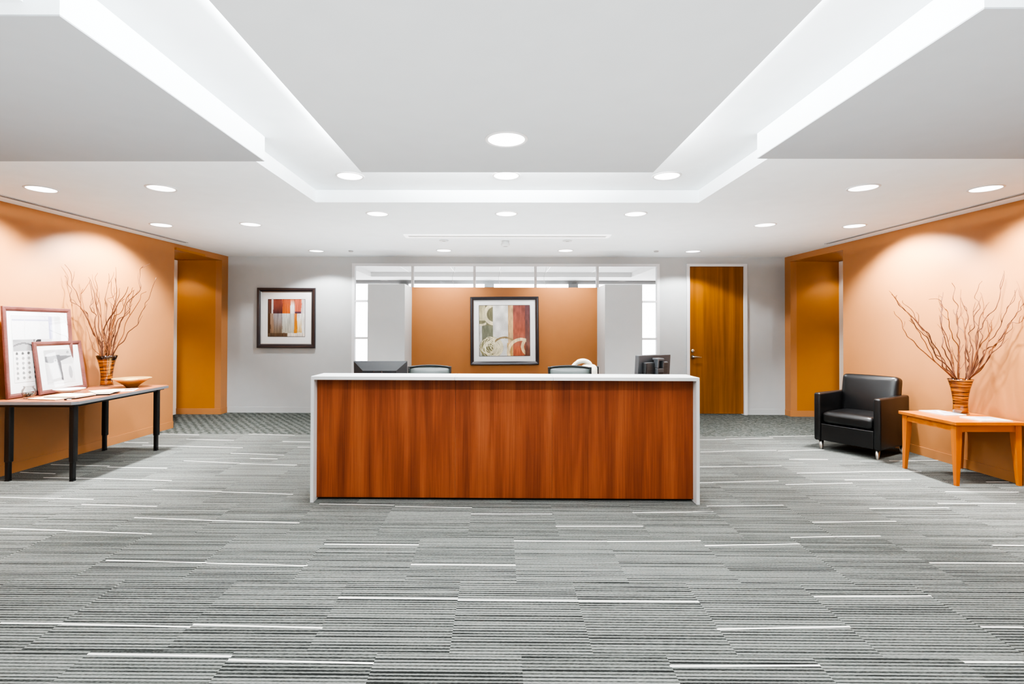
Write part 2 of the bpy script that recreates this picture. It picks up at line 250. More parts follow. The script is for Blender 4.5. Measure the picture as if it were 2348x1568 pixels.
def carpet_wave():
    m, nt, b = newmat('woven_wave_carpet')
    N = nt.nodes.new; L = nt.links.new
    tc = N('ShaderNodeTexCoord'); mp = N('ShaderNodeMapping'); mp.inputs['Rotation'].default_value = (0, 0, .35); mp.inputs['Scale'].default_value = (5.5, 9, 1)
    L(tc.outputs['Object'], mp.inputs['Vector'])
    w = N('ShaderNodeTexChecker'); w.inputs['Scale'].default_value = 2.6
    n = N('ShaderNodeTexNoise'); n.inputs['Scale'].default_value = 3; n.inputs['Detail'].default_value = 2
    ad = N('ShaderNodeVectorMath'); ad.operation = 'MULTIPLY_ADD'; ad.inputs[1].default_value = (.7, .7, 0)
    L(mp.outputs['Vector'], n.inputs['Vector']); L(n.outputs['Color'], ad.inputs[0]); L(mp.outputs['Vector'], ad.inputs[2]); L(ad.outputs['Vector'], w.inputs['Vector'])
    mx = N('ShaderNodeMix'); mx.data_type = 'RGBA'; mx.inputs['A'].default_value = srgb(*CARPET[3]); mx.inputs['B'].default_value = srgb(*CARPET[4])
    L(w.outputs['Fac'], mx.inputs['Factor']); L(mx.outputs['Result'], b.inputs['Base Color'])
    b.inputs['Roughness'].default_value = .95; b.inputs['Specular IOR Level'].default_value = .1
    return m
WAVE = carpet_wave()
LINEM = plain('white_accent_yarn', srgb(232, 233, 226), .9, spec=.1)

def vase_mat():
    m, nt, b = newmat('banded_brown_gold_lacquer')
    N = nt.nodes.new; L = nt.links.new
    tc = N('ShaderNodeTexCoord'); mp = N('ShaderNodeMapping'); mp.inputs['Scale'].default_value = (4, 4, 95)
    n = N('ShaderNodeTexNoise'); n.inputs['Scale'].default_value = 1; n.inputs['Detail'].default_value = 3
    L(tc.outputs['Object'], mp.inputs['Vector']); L(mp.outputs['Vector'], n.inputs['Vector'])
    cr = N('ShaderNodeValToRGB'); e = cr.color_ramp.elements
    e[0].position = .36; e[0].color = srgb(34, 14, 5); e[1].position = .68; e[1].color = srgb(186, 118, 40)
    x = e.new(.5); x.color = srgb(108, 58, 18)
    L(n.outputs['Fac'], cr.inputs['Fac']); L(cr.outputs['Color'], b.inputs['Base Color'])
    b.inputs['Roughness'].default_value = .14; b.inputs['Coat Weight'].default_value = .6
    return m
VASEM = vase_mat()
def ceil_tiles():
    m, nt, b = newmat('office_ceiling_tiles')
    N = nt.nodes.new; L = nt.links.new
    tc = N('ShaderNodeTexCoord'); br = N('ShaderNodeTexBrick')
    br.offset = 0; br.inputs['Scale'].default_value = 1; br.inputs['Brick Width'].default_value = 1.22; br.inputs['Row Height'].default_value = 1.22
    br.inputs['Mortar Size'].default_value = .012; br.inputs['Color1'].default_value = srgb(190, 190, 190); br.inputs['Color2'].default_value = srgb(190, 190, 190); br.inputs['Mortar'].default_value = srgb(250, 250, 250)
    L(tc.outputs['Object'], br.inputs['Vector']); L(br.outputs['Color'], b.inputs['Base Color'])
    b.inputs['Roughness'].default_value = .8
    return m
OFFTILE = ceil_tiles()
OFFWHITE = plain('office_white_paint', srgb(205, 205, 205), .7)
OFFGREY = plain('office_grey_valance', srgb(120, 120, 120), .7)

# ------------------------------------------------------------------ mesh helpers
def obj(name, bm, mat, parent=None, smooth=False, loc=None, rot=None):
    me = bpy.data.meshes.new(name); bm.normal_update(); bm.to_mesh(me); bm.free()
    mats = mat if isinstance(mat, (list, tuple)) else [mat]
    for q in mats: me.materials.append(q)
    if smooth:
        for p in me.polygons: p.use_smooth = True
    o = bpy.data.objects.new(name, me); COL.objects.link(o)
    if parent: o.parent = parent
    if loc is not None: o.location = loc
    if rot is not None: o.rotation_euler = rot
    return o
def tag(o, label, cat, group=None):
    o['label'] = label; o['category'] = cat
    if group: o['group'] = group
    return o
def thing(name, label, cat, loc=(0, 0, 0), rotz=0, group=None):
    o = bpy.data.objects.new(name, None); COL.objects.link(o)
    o.empty_display_size = .1; o.location = loc; o.rotation_euler = (0, 0, rotz)
    return tag(o, label, cat, group)
def struct(name, bm, mat, parent=None, smooth=False, label=None, cat=None):
    o = obj(name, bm, mat, parent, smooth)
    if parent is None:
        o['kind'] = 'structure'
        if label: o['label'] = label
        if cat: o['category'] = cat
    return o
def dup(root, loc, rotz=None, label=None, group=None):
    r = root.copy(); COL.objects.link(r); r.location = loc
    if rotz is not None: r.rotation_euler = (0, 0, rotz)
    if label: r['label'] = label
    if group: r['group'] = group
    for ch in list(root.children):
        c = ch.copy(); COL.objects.link(c); c.parent = r
        for g in list(ch.children):
            d = g.copy(); COL.objects.link(d); d.parent = c
    return r
def B(): return bmesh.new()
def box(bm, x0, x1, y0, y1, z0, z1, bev=0, seg=2, mi=0):
    vs = [bm.verts.new(p) for p in ((x0, y0, z0), (x1, y0, z0), (x1, y1, z0), (x0, y1, z0), (x0, y0, z1), (x1, y0, z1), (x1, y1, z1), (x0, y1, z1))]
    fs = [bm.faces.new([vs[i] for i in q]) for q in ((0, 3, 2, 1), (4, 5, 6, 7), (0, 1, 5, 4), (1, 2, 6, 5), (2, 3, 7, 6), (3, 0, 4, 7))]
    for f in fs: f.material_index = mi
    if bev:
        es = set(e for f in fs for e in f.edges)
        bmesh.ops.bevel(bm, geom=list(es), offset=bev, segments=seg, affect='EDGES', profile=.5)
    return bm
def bx(*a, **k): return box(B(), *a, **k)
def quad(bm, ps, mi=0):
    f = bm.faces.new([bm.verts.new(p) for p in ps]); f.material_index = mi; return f
def prism(bm, poly, z0, z1, mi=0):
    a = [bm.verts.new((x, y, z0)) for x, y in poly]; b = [bm.verts.new((x, y, z1)) for x, y in poly]
    n = len(poly)
    fs = [bm.faces.new(list(reversed(a))), bm.faces.new(b)]
    for i in range(n): fs.append(bm.faces.new((a[i], a[(i+1) % n], b[(i+1) % n], b[i])))
    for f in fs: f.material_index = mi
    return bm
def lathe(bm, prof, n=40, mi=0, cx=0, cy=0):
    rings = []
    for r, z in prof:
        if r < 1e-6: rings.append([bm.verts.new((cx, cy, z))])
        else: rings.append([bm.verts.new((cx+r*math.cos(2*PI*i/n), cy+r*math.sin(2*PI*i/n), z)) for i in range(n)])
    for a, b in zip(rings, rings[1:]):
        for i in range(n):
            j = (i+1) % n
            if len(a) == 1 and len(b) == 1: continue
            if len(a) == 1: f = bm.faces.new((a[0], b[j], b[i]))
            elif len(b) == 1: f = bm.faces.new((a[i], a[j], b[0]))
            else: f = bm.faces.new((a[i], a[j], b[j], b[i]))
            f.material_index = mi
    return bm
def tube(bm, pts, rad, n=7, caps=True):
    pts = [Vector(p) for p in pts]; m = len(pts)
    rs = rad if isinstance(rad, (list, tuple)) else [rad]*m
    t0 = (pts[1]-pts[0]).normalized()
    up = Vector((0, 0, 1)) if abs(t0.z) < .9 else Vector((1, 0, 0))
    u = t0.cross(up).normalized(); rings = []
    for i in range(m):
        t = (pts[min(i+1, m-1)]-pts[max(i-1, 0)]).normalized()
        u = (u-t*u.dot(t)).normalized(); v = t.cross(u)
        rings.append([bm.verts.new(pts[i]+(u*math.cos(2*PI*k/n)+v*math.sin(2*PI*k/n))*rs[i]) for k in range(n)])
    for a, b in zip(rings, rings[1:]):
        for k in range(n): bm.faces.new((a[k], a[(k+1) % n], b[(k+1) % n], b[k]))
    if caps: bm.faces.new(list(reversed(rings[0]))); bm.faces.new(rings[-1])
    return bm
def smooth_path(pts, sub=4):
    P = [Vector(p) for p in pts]; out = []
    for i in range(len(P)-1):
        p0, p1, p2, p3 = P[max(i-1, 0)], P[i], P[i+1], P[min(i+2, len(P)-1)]
        for k in range(sub):
            t = k/sub
            out.append(.5*((2*p1)+(p2-p0)*t+(2*p0-5*p1+4*p2-p3)*t*t+(3*p1-p0-3*p2+p3)*t**3))
    out.append(P[-1]); return out
def cushion(w, d, h, r, crown=(0, 0, 0), n=14):
    """rounded padded block centred on the origin; crown bulges each pair of faces"""
    bm = B(); bmesh.ops.create_cube(bm, size=2)
    bmesh.ops.subdivide_edges(bm, edges=bm.edges[:], cuts=n, use_grid_fill=True)
    hx, hy, hz = w/2, d/2, h/2
    for v in bm.verts:
        c = v.co.copy()
        bul = [crown[k]*(1-c[(k+1) % 3]**2)*(1-c[(k+2) % 3]**2) for k in range(3)]
        p = Vector((c.x*hx, c.y*hy, c.z*hz))
        q = Vector((max(-hx+r, min(hx-r, p.x)), max(-hy+r, min(hy-r, p.y)), max(-hz+r, min(hz-r, p.z))))
        dv = p-q
        if dv.length > 1e-9: p = q+dv.normalized()*r*min(1, max(abs(dv.x), abs(dv.y), abs(dv.z))/r)
        for k in range(3): p[k] += bul[k]*c[k]
        v.co = p
    return bm
def xform(bm, M):
    bmesh.ops.transform(bm, matrix=M, verts=bm.verts); return bm
def T(x, y, z): return Matrix.Translation((x, y, z))
def RX(a): return Matrix.Rotation(a, 4, 'X')
def RY(a): return Matrix.Rotation(a, 4, 'Y')
def RZ(a): return Matrix.Rotation(a, 4, 'Z')
# ------------------------------------------------------------------ floor
def floor_bm():
    bm = B()
    YB = 6.68
    quad(bm, ((-5.5, YN, 0), (5.6, YN, 0), (5.6, YB, 0), (-5.5, YB, 0)), 0)
    quad(bm, ((-5.5, YB, 0), (5.6, YB, 0), (5.6, D+.2, 0), (-5.5, D+.2, 0)), 2)
    quad(bm, ((-5.5, D+.2, 0), (5.6, D+.2, 0), (5.6, 15, 0), (-5.5, 15, 0)), 0)
    quad(bm, ((-5.5, YN, -.1), (-5.5, 15, -.1), (5.6, 15, -.1), (5.6, YN, -.1)), 0)
    for x0, y0, x1, y1 in FLOOR_LINES:      # white accent yarns, one tile wide
        h = .0062
        quad(bm, ((x0, y0-h, .0006), (x1, y1-h, .0006), (x1, y1+h, .0006), (x0, y0+h, .0006)), 1)
    return bm
struct('floor', floor_bm(), [CARPETM, LINEM, WAVE], label='grey striped carpet tile floor with scattered white lines', cat='floor')

# ------------------------------------------------------------------ ceiling: low field, raised tray and hanging panels
TX0, TX1, TYF, TYN = -1.733, 1.846, 4.741, -1.2
def ceiling_bm():
    bm = B()
    for x0, x1, y0, y1 in ((-5.5, TX0, YN, D+.1), (TX1, 5.7, YN, D+.1), (TX0, TX1, TYF, D+.1), (TX0, TX1, YN, TYN)):
        box(bm, x0, x1, y0, y1, ZC, ZC+.05)
    t = .04
    box(bm, TX0-t, TX0, TYN-t, TYF+t, ZC+.05, TRAY); box(bm, TX1, TX1+t, TYN-t, TYF+t, ZC+.05, TRAY)
    box(bm, TX0, TX1, TYF, TYF+t, ZC+.05, TRAY); box(bm, TX0, TX1, TYN-t, TYN, ZC+.05, TRAY)
    box(bm, TX0-t, TX1+t, TYN-t, TYF+t, TRAY, TRAY+.05)
    return bm
struct('ceiling', ceiling_bm(), CEIL, label='white ceiling with a raised rectangular tray', cat='ceiling')
PZ = 2.527
pl = thing('ceiling_panel', 'lowered grey ceiling panel at the left of the raised tray', 'ceiling panel', (-1.6, 2.6, PZ), 0, 'hanging ceiling panels')
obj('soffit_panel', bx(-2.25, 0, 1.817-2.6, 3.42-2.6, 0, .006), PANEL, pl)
bm = bx(-2.25, -.0, 1.817-2.6, 3.42-2.6, .006, ZC-PZ); box(bm, TX0+1.6+.002, 0, 1.817-2.6, 3.42-2.6, ZC-PZ, TRAY-PZ)
obj('side_fascia', bm, CEIL, pl)
pr = thing('ceiling_panel', 'lowered grey ceiling panel at the right of the raised tray', 'ceiling panel', (1.697, 2.57, PZ), 0, 'hanging ceiling panels')
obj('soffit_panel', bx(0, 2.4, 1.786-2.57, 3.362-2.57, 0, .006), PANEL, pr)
bm = bx(0, 2.4, 1.786-2.57, 3.362-2.57, .006, ZC-PZ); box(bm, 0, TX1-1.697-.002, 1.786-2.57, 3.362-2.57, ZC-PZ, TRAY-PZ)
obj('side_fascia', bm, CEIL, pr)
CZ = 2.46; CX0, CX1, CYF, CYN = -.946, 1.034, 3.44, -.6
pc = thing('ceiling_panel', 'large suspended grey ceiling panel in the middle of the raised tray', 'ceiling panel', (.044, 1.42, CZ), 0, 'hanging ceiling panels')
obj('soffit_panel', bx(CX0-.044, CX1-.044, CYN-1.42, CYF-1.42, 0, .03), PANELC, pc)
bm = B()
for sx in (CX0-.044+.3, CX1-.044-.3):
    for sy in (CYN-1.42+.6, 0, CYF-1.42-.6): box(bm, sx-.008, sx+.008, sy-.008, sy+.008, .03, TRAY-CZ)
obj('hanger_rods', bm, TRIMW, pc)

# ------------------------------------------------------------------ walls
AL0, AL1, AR0, AR1, AZ = 7.07, 8.19, 6.98, 8.205, 2.49   # side alcoves
def left_wall():
    bm = B(); t = .1
    w = wall_l
    prism(bm, [(w(YN), YN), (w(AL0), AL0), (w(AL0)-t, AL0), (w(YN)-t, YN)], 0, ZC)
    prism(bm, [(w(AL0), AL0), (w(AL1), AL1), (w(AL1)-t, AL1), (w(AL0)-t, AL0)], AZ, ZC)
    prism(bm, [(w(AL1), AL1), (w(D), D), (w(D)-t, D), (w(AL1)-t, AL1)], 0, ZC)
    box(bm, -5.27, w(AL0)-t, AL0-t, AL0, 0, ZC, mi=1)        # near return
    box(bm, -5.27, w(AL1)-t, AL1, AL1+t, 0, ZC, mi=1)        # far return
    box(bm, -5.27, w(AL1)-.02, AL0, AL1, AZ+.003, AZ+.03, mi=1)
    return bm
struct('wall_left', left_wall(), [ORANGE, ORANGE2], label='orange painted left wall with a doorway recess', cat='wall')
def right_wall():
    bm = B(); t = .1; w = wall_r
    prism(bm, [(w(YN), YN), (w(YN)+t, YN), (w(AR0)+t, AR0), (w(AR0), AR0)], 0, ZC)
    prism(bm, [(w(AR0), AR0), (w(AR0)+t, AR0), (w(AR1)+t, AR1), (w(AR1), AR1)], AZ, ZC)
    prism(bm, [(w(AR1), AR1), (w(AR1)+t, AR1), (w(D)+t, D), (w(D), D)], 0, ZC)
    box(bm, w(AR0)+t, 5.48, AR0-t, AR0, 0, ZC, mi=1)
    box(bm, w(AR1)+t, 5.48, AR1, AR1+t, 0, ZC, mi=1)
    box(bm, w(AR1)+.02, 5.48, AR0, AR1, AZ+.003, AZ+.03, mi=1)
    return bm
struct('wall_right', right_wall(), [ORANGE, ORANGE2], label='orange painted right wall with a doorway recess', cat='wall')
WX0, WX1, WZ = -2.445, 2.616, 2.466
DX0, DX1, DZ = 3.055, 4.042, 2.468
def back_wall():
    bm = B(); y0, y1 = D, D+.12
    box(bm, -4.62, WX0, y0, y1, 0, ZC); box(bm, WX0, WX1, y0, y1, WZ, ZC); box(bm, WX1, DX0, y0, y1, 0, ZC)
    box(bm, DX0, DX1, y0, y1, DZ, ZC); box(bm, DX1, 4.78, y0, y1, 0, ZC); box(bm, WX0, WX1, y0, y1, 0, .08)
    return bm
struct('wall_back', back_wall(), GREYWALL, label='pale grey back wall around the interior window', cat='wall')
# baseboards: thin painted boards with a shadow line on top
def base_left():
    bm = B(); e = .008
    for a, b in ((YN, AL0), (AL1, D)): prism(bm, [(wall_l(a)-.01, a), (wall_l(a)+e, a), (wall_l(b)+e, b), (wall_l(b)-.01, b)], 0, .094)
    box(bm, -5.24, wall_l(AL1), AL1-e, AL1+.01, 0, .094)
    return bm
def base_right():
    bm = B(); e = .008
    for a, b in ((YN, AR0), (AR1, D)): prism(bm, [(wall_r(a)-e, a), (wall_r(a)+.01, a), (wall_r(b)+.01, b), (wall_r(b)-e, b)], 0, .094)
    box(bm, wall_r(AR1), 5.45, AR1-e, AR1+.01, 0, .094)
    return bm
struct('baseboard_left', base_left(), ORANGE, label='low orange baseboard along the left wall', cat='baseboard')
struct('baseboard_right', base_right(), ORANGE, label='low orange baseboard along the right wall', cat='baseboard')
bm = B()
box(bm, wall_l(D)+.008, WX0-.02, D-.008, D+.01, 0, .094); box(bm, WX1+.02, DX0-.01, D-.008, D+.01, 0, .094); box(bm, DX1+.01, wall_r(D)-.008, D-.008, D+.01, 0, .094)
struct('baseboard_back', bm, GREYWALL, label='low grey baseboard along the back wall', cat='baseboard')
# white doors at the ends of the two recesses
for nm, x0, s, y0, y1, lab in (('door_2', -5.27, 1, AL0, AL1, 'white doorway at the end of the left recess'), ('door_3', 5.48, -1, AR0, AR1, 'white doorway at the end of the right recess')):
    o = thing(nm, lab, 'door', (x0, (y0+y1)/2, 0)); o['kind'] = 'structure'
    h = (y1-y0)/2; bm = B()
    for a, b in ((-h, -h+.1), (h-.1, h)): box(bm, min(0, s*.035), max(0, s*.035), a, b, .0, AZ-.001)
    box(bm, min(0, s*.035), max(0, s*.035), -h+.1, h-.1, AZ-.09, AZ-.001)
    obj('door_frame', bm, RECESSW, o)
    obj('door_panel', bx(min(0, s*.02), max(0, s*.02), -h+.1, h-.1, .01, AZ-.09), RECESSW, o)

# ------------------------------------------------------------------ interior window
win = thing('window_1', 'wide white framed interior window looking into the bright office', 'window', (0, D, 0)); win['kind'] = 'structure'
bm = B(); fd0, fd1 = -.02, .06
box(bm, WX0, WX0+.045, fd0, fd1, .08, WZ); box(bm, WX1-.045, WX1, fd0, fd1, .08, WZ)
box(bm, WX0+.045, WX1-.045, fd0, fd1, WZ-.045, WZ); box(bm, WX0+.045, WX1-.045, fd0, fd1, .08, .14)
obj('window_frame', bm, TRIMW, win)
MX = (-1.449, -.426, .58, 1.599)
for x in MX: obj('mullion', bx(x-.02, x+.02, fd0+.005, fd1-.005, .14, WZ-.045), TRIMW, win)
edges = [WX0+.045]+[v for x in MX for v in (x-.02, x+.02)]+[WX1-.045]
for i in range(5):
    x0, x1 = edges[2*i], edges[2*i+1]
    for z in (1.846, 1.235): obj('rail', bx(x0, x1, fd0+.006, fd1-.006, z-.017, z+.017), TRIMW, win)
    obj('pane', bx(x0, x1, .018, .022, .14, WZ-.045), GLASS, win)

# ------------------------------------------------------------------ reception partition: orange panel between two grey pilasters
PT = 2.054
struct('wall_partition', bx(-1.412, 1.545, 8.1, 8.2, 0, PT), PARTORANGE, label='orange partition panel behind the reception desk', cat='wall')
struct('wall_partition_left', bx(-1.962, -1.412, 7.5, 8.22, 0, PT), GREYWALL, label='grey pilaster at the left of the orange partition', cat='wall')
struct('wall_partition_right', bx(1.545, 2.095, 7.5, 8.22, 0, PT), GREYWALL, label='grey pilaster at the right of the orange partition', cat='wall')

# ------------------------------------------------------------------ ochre wooden door in the back wall
dr = thing('door_1', 'ochre veneer wooden door in a white frame beside the window', 'door', (0, D, 0)); dr['kind'] = 'structure'
bm = B()
box(bm, DX0, DX0+.05, -.03, .08, 0, DZ); box(bm, DX1-.055, DX1, -.03, .08, 0, DZ); box(bm, DX0+.05, DX1-.055, -.03, .08, DZ-.042, DZ)
box(bm, DX1, DX1+.006, -.012, .01, 0, DZ)
obj('door_frame', bm, TRIMW, dr)
dp = obj('door_panel', bx(DX0+.052, DX1-.057, -.005, .035, .016, DZ-.044), DOORWOOD, dr)
hz = .945; hx = 3.158
bm = B(); lathe(bm, [(0, 0), (.03, 0), (.03, .012), (.014, .02), (.014, .05), (0, .05)], 20); xform(bm, T(hx, -.005, hz) @ RX(PI/2))
tube(bm, smooth_path([(hx, -.052, hz), (hx+.04, -.056, hz+.002), (hx+.09, -.055, hz-.002), (hx+.125, -.05, hz-.006)]), [.012]*5+[.011]*4+[.009]*4, 10)
obj('door_handle', bm, NICKEL, dr, True)
bm = B(); lathe(bm, [(0, 0), (.028, 0), (.028, .014), (.02, .018), (0, .018)], 20); xform(bm, T(hx, -.005, 1.045) @ RX(PI/2))
obj('deadbolt', bm, NICKEL, dr, True)

# ------------------------------------------------------------------ office beyond the window
OY = 14.6
bm = B(); box(bm, -5.6, -5.5, D+.12, OY, 0, 2.95); struct('wall_office_left', bm, OFFWHITE, label='white side wall of the office beyond the window, left', cat='wall')
bm = B(); box(bm, 5.6, 5.7, D+.12, OY, 0, 2.95); struct('wall_office_right', bm, OFFWHITE, label='white side wall of the office beyond the window, right', cat='wall')
bm = B(); box(bm, -3.46, 3.5, D+.12, 13.6, 2.9, 2.95)
struct('ceiling_office', bm, OFFTILE, label='tiled office ceiling beyond the window', cat='ceiling')
bm = B(); box(bm, -5.6, 5.7, 13.6, OY+.1, 2.78, 2.95); box(bm, -5.6, -3.46, D+.12, 13.6, 2.78, 2.95); box(bm, 3.5, 5.7, D+.12, 13.6, 2.78, 2.95)
struct('ceiling_office_border', bm, OFFWHITE, label='white dropped border around the office ceiling', cat='ceiling')
ow = thing('window_2', 'bright exterior window wall at the far side of the office', 'window', (0, OY, 0)); ow['kind'] = 'structure'
bm = B(); box(bm, -5.6, 5.7, 0, .08, 2.68, 2.78); box(bm, -5.6, 5.7, 0, .08, 0, .35); obj('valance', bm, OFFGREY, ow)
for x in (-5.5, -2.9, -.45, 1.95, 4.9): obj('window_post', bx(x, x+.27, -.1, .08, .35, 2.68), OFFGREY, ow)
obj('pane', bx(-5.6, 5.7, .03, .036, .35, 2.68), GLASS, ow)
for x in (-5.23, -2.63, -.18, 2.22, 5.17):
    obj('window_glow', bx(x, {-5.23: -2.9, -2.63: -.45, -.18: 1.95, 2.22: 4.9, 5.17: 5.6}[x], -.03, -.022, .35, 2.672), WINGLOW, ow)  # added glowing sheets that turn the office windows white
for k, x in enumerate((-1.02, 1.0, .0)):
    c = thing('ceiling_cable', ['thin cable hanging from the office ceiling behind the second pane from the left', 'thin cable hanging from the office ceiling behind the fourth pane', 'thin cable hanging from the office ceiling behind the middle pane'][k], 'cable', (x, 11.2, 2.9), 0, 'hanging office cables')
    obj('cable', tube(B(), smooth_path([(0, 0, -.01), (.01, 0, -.18), (-.04, 0, -.4), (.03, .02, -.62)]), .004, 6), GREYSLOT, c)
    obj('canopy', lathe(B(), [(0, -.03), (.05, -.028), (.09, -.006), (.09, 0), (0, 0)], 20), OFFWHITE, c, True)

# ------------------------------------------------------------------ downlights
def lamp(name, kind, loc, power, parent=None, rot=(0, 0, 0), **kw):
    l = bpy.data.lights.new(name, kind); l.energy = power
    for k, v in kw.items(): setattr(l, k, v)
    o = bpy.data.objects.new(name, l); COL.objects.link(o); o.location = loc; o.rotation_euler = rot
    if parent: o.parent = parent
    return o
R0, R1 = .121, .103
def make_downlight(bright):
    t = thing('downlight', '', 'downlight')
    obj('trim_ring', lathe(B(), [(R1, 0), (R1, -.004), (R1+.004, -.007), (R0-.004, -.006), (R0, -.002), (R0, 0)], 48), TRIMRING, t, True)
    obj('lens', lathe(B(), [(0, -.0005), (R1*.5, -.0008), (R1, -.003)], 48), LENSB if bright else LENS, t)
    return t
protoA = make_downlight(False); protoB = make_downlight(True)
usedA = [False]; usedB = [False]
def downlight(x, y, z, label, power, bright=False, tilt=(0, 0, 0), cone=128, blend=.45, group='round recessed downlights', rad=.06):
    pr_, fl = (protoB, usedB) if bright else (protoA, usedA)
    if not fl[0]: t = pr_; fl[0] = True; t.location = (x, y, z); t['label'] = label; t['group'] = group
    else: t = dup(pr_, (x, y, z), None, label, group)
    if power: lamp('downlight_bulb', 'SPOT', (x, y, z-.02), power, None, tilt, spot_size=math.radians(cone), spot_blend=blend, shadow_soft_size=rad)
    return t
WASH_TILT = .45
downlight(-3.915, 4.289, ZC, 'bright round wall-wash downlight near the left wall above the framed pictures', PW_WASH, True, (0, WASH_TILT, 0), 120, .5)
downlight(-3.894, 5.79, ZC, 'bright round wall-wash downlight near the left wall above the gold bowl', PW_WASH, True, (0, WASH_TILT, 0), 120, .5)
downlight(4.04, 4.25, ZC, 'bright round wall-wash downlight near the right wall above the orange table', PW_WASH, True, (0, -WASH_TILT, 0), 120, .5)
downlight(4.02, 5.79, ZC, 'bright round wall-wash downlight near the right wall above the black armchair', PW_WASH, True, (0, -WASH_TILT, 0), 120, .5)
downlight(-2.867, 4.259, ZC, 'round downlight behind the left lowered panel, second from the left wall', PW_MID)
downlight(3.011, 4.23, ZC, 'round downlight behind the right lowered panel, second from the right wall', PW_MID)
downlight(-2.843, 5.75, ZC, 'round downlight over the carpet left of the desk, in the row behind the tray', PW_MID)
downlight(2.982, 5.74, ZC, 'round downlight over the carpet right of the desk, in the row behind the tray', PW_MID)
downlight(-1.266, 5.21, ZC, 'left of the three round downlights just behind the tray', PW_MID)
downlight(.06, 5.2, ZC, 'middle of the three round downlights just behind the tray', PW_MID)
downlight(1.381, 5.2, ZC, 'right of the three round downlights just behind the tray', PW_MID)
downlight(-2.811, 7.73, ZC, 'round downlight near the back wall by the left framed painting', PW_BACK, False, (0, 0, 0), 134, .25)
downlight(2.919, 7.71, ZC, 'round downlight near the back wall in front of the wooden door', PW_BACK, False, (0, 0, 0), 134, .25)
downlight(-.853, 7.66, ZC, 'bright round downlight above the left half of the orange partition', PW_PART, True, (0, 0, 0), 125, .4)
downlight(.983, 7.65, ZC, 'bright round downlight above the right half of the orange partition', PW_PART, True, (0, 0, 0), 125, .4)
downlight(-1.282, 4.3, TRAY, 'round downlight in the raised tray at the left corner of the big panel', PW_TRAY)
downlight(.048, 4.28, TRAY, 'round downlight in the raised tray half hidden by the big panel edge', PW_TRAY)
downlight(1.404, 4.29, TRAY, 'round downlight in the raised tray at the right corner of the big panel', PW_TRAY)
downlight(.032, 2.835, CZ, 'round downlight set in the big suspended panel over the lobby floor', PW_CEN)
# cove tubes lying on the big panel, washing the tray ceiling
for x, a in ((CX0+.07, .5), (CX1-.07, -.5)):
    lamp('cove_tube', 'AREA', (x, 1.42, CZ+.05), PW_COVE, None, (PI, a, 0), shape='RECTANGLE', size=.05, size_y=3.9)
lamp('cove_tube', 'AREA', (.044, CYF-.07, CZ+.05), PW_COVE*.22, None, (PI, 0, 0), shape='RECTANGLE', size=1.8, size_y=.05)
# more of the same downlights over the near half of the lobby (behind the camera)
for x, y in ((-3.9, 1.0), (4.0, 1.0), (-2.8, .2), (2.9, .2)):
    lamp('lobby_bulb', 'SPOT', (x, y, ZC-.03), PW_MID, None, (0, 0, 0), spot_size=math.radians(128), spot_blend=.45, shadow_soft_size=.06)
lamp('lobby_bulb', 'SPOT', (.03, .4, CZ-.03), PW_CEN, None, (0, 0, 0), spot_size=math.radians(140), spot_blend=.45, shadow_soft_size=.06)
# lights in the two doorway recesses
for x in (-5.12, 5.33): lamp('recess_bulb', 'SPOT', (x, 7.7, AZ-.02), PW_REC, None, (0, 0, 0), spot_size=math.radians(124), spot_blend=.35, shadow_soft_size=.04)
# added unseen fill lamps just above the floor, to brighten the ceiling
lamp('ceiling_fill', 'AREA', (.06, 1.0, .03), PW_UP, None, (PI, 0, 0), shape='RECTANGLE', size=6, size_y=4.4, spread=math.radians(110))
lamp('ceiling_fill', 'AREA', (.06, 6.35, .03), PW_UP2, None, (PI, 0, 0), shape='RECTANGLE', size=6.6, size_y=1.9, spread=math.radians(110))
# office beyond: window daylight when powered, plus an added unseen fill lamp
if PW_OFF: lamp('office_daylight', 'AREA', (0, OY-.2, 1.4), PW_OFF, None, (-PI/2, 0, PI), shape='RECTANGLE', size=10, size_y=2.4)
lamp('office_fill', 'AREA', (0, 11.2, .5), PW_OFF2, None, (PI, 0, 0), shape='RECTANGLE', size=8, size_y=4)
# added fill lamp behind the camera, tilted up to brighten the ceiling
lamp('rear_fill', 'AREA', (0, YN-1.2, .2), PW_REARFILL, None, (PI/2+.75, 0, 0), shape='RECTANGLE', size=9, size_y=2.6)

# ------------------------------------------------------------------ small ceiling fittings
def fit_disc(name, label, cat, loc, prof, mat, extra=None, group=None, rot=None):
    t = thing(name, label, cat, loc, 0, group)
    o = obj('housing', lathe(B(), prof, 32), mat, t, True)
    if rot: o.rotation_euler = rot
    if extra:
        q = obj(extra[0], lathe(B(), extra[1], 24), extra[2], t, True)
        if rot: q.rotation_euler = rot
    return t
for x, y, lab in ((-.757, 6.79, 'small round ceiling speaker left of the smoke detector'), (.896, 6.79, 'small round ceiling speaker right of the smoke detector')):
    fit_disc('ceiling_speaker', lab, 'speaker', (x, y, ZC), [(.025, -.012), (.06, -.012), (.062, 0), (0, 0)], WHITE, ('speaker_grille', [(0, -.009), (.025, -.010)], GREYSLOT), 'small ceiling speakers')
fit_disc('smoke_detector', 'white smoke detector tilted under the ceiling beyond the linear vent', 'smoke detector', (.068, 6.83, ZC), [(0, -.075), (.045, -.075), (.06, -.06), (.06, -.04), (.05, -.03), (.05, 0), (0, 0)], WHITE, ('sensor_cap', [(0, -.078), (.03, -.077), (.032, -.07)], GREYSLOT))
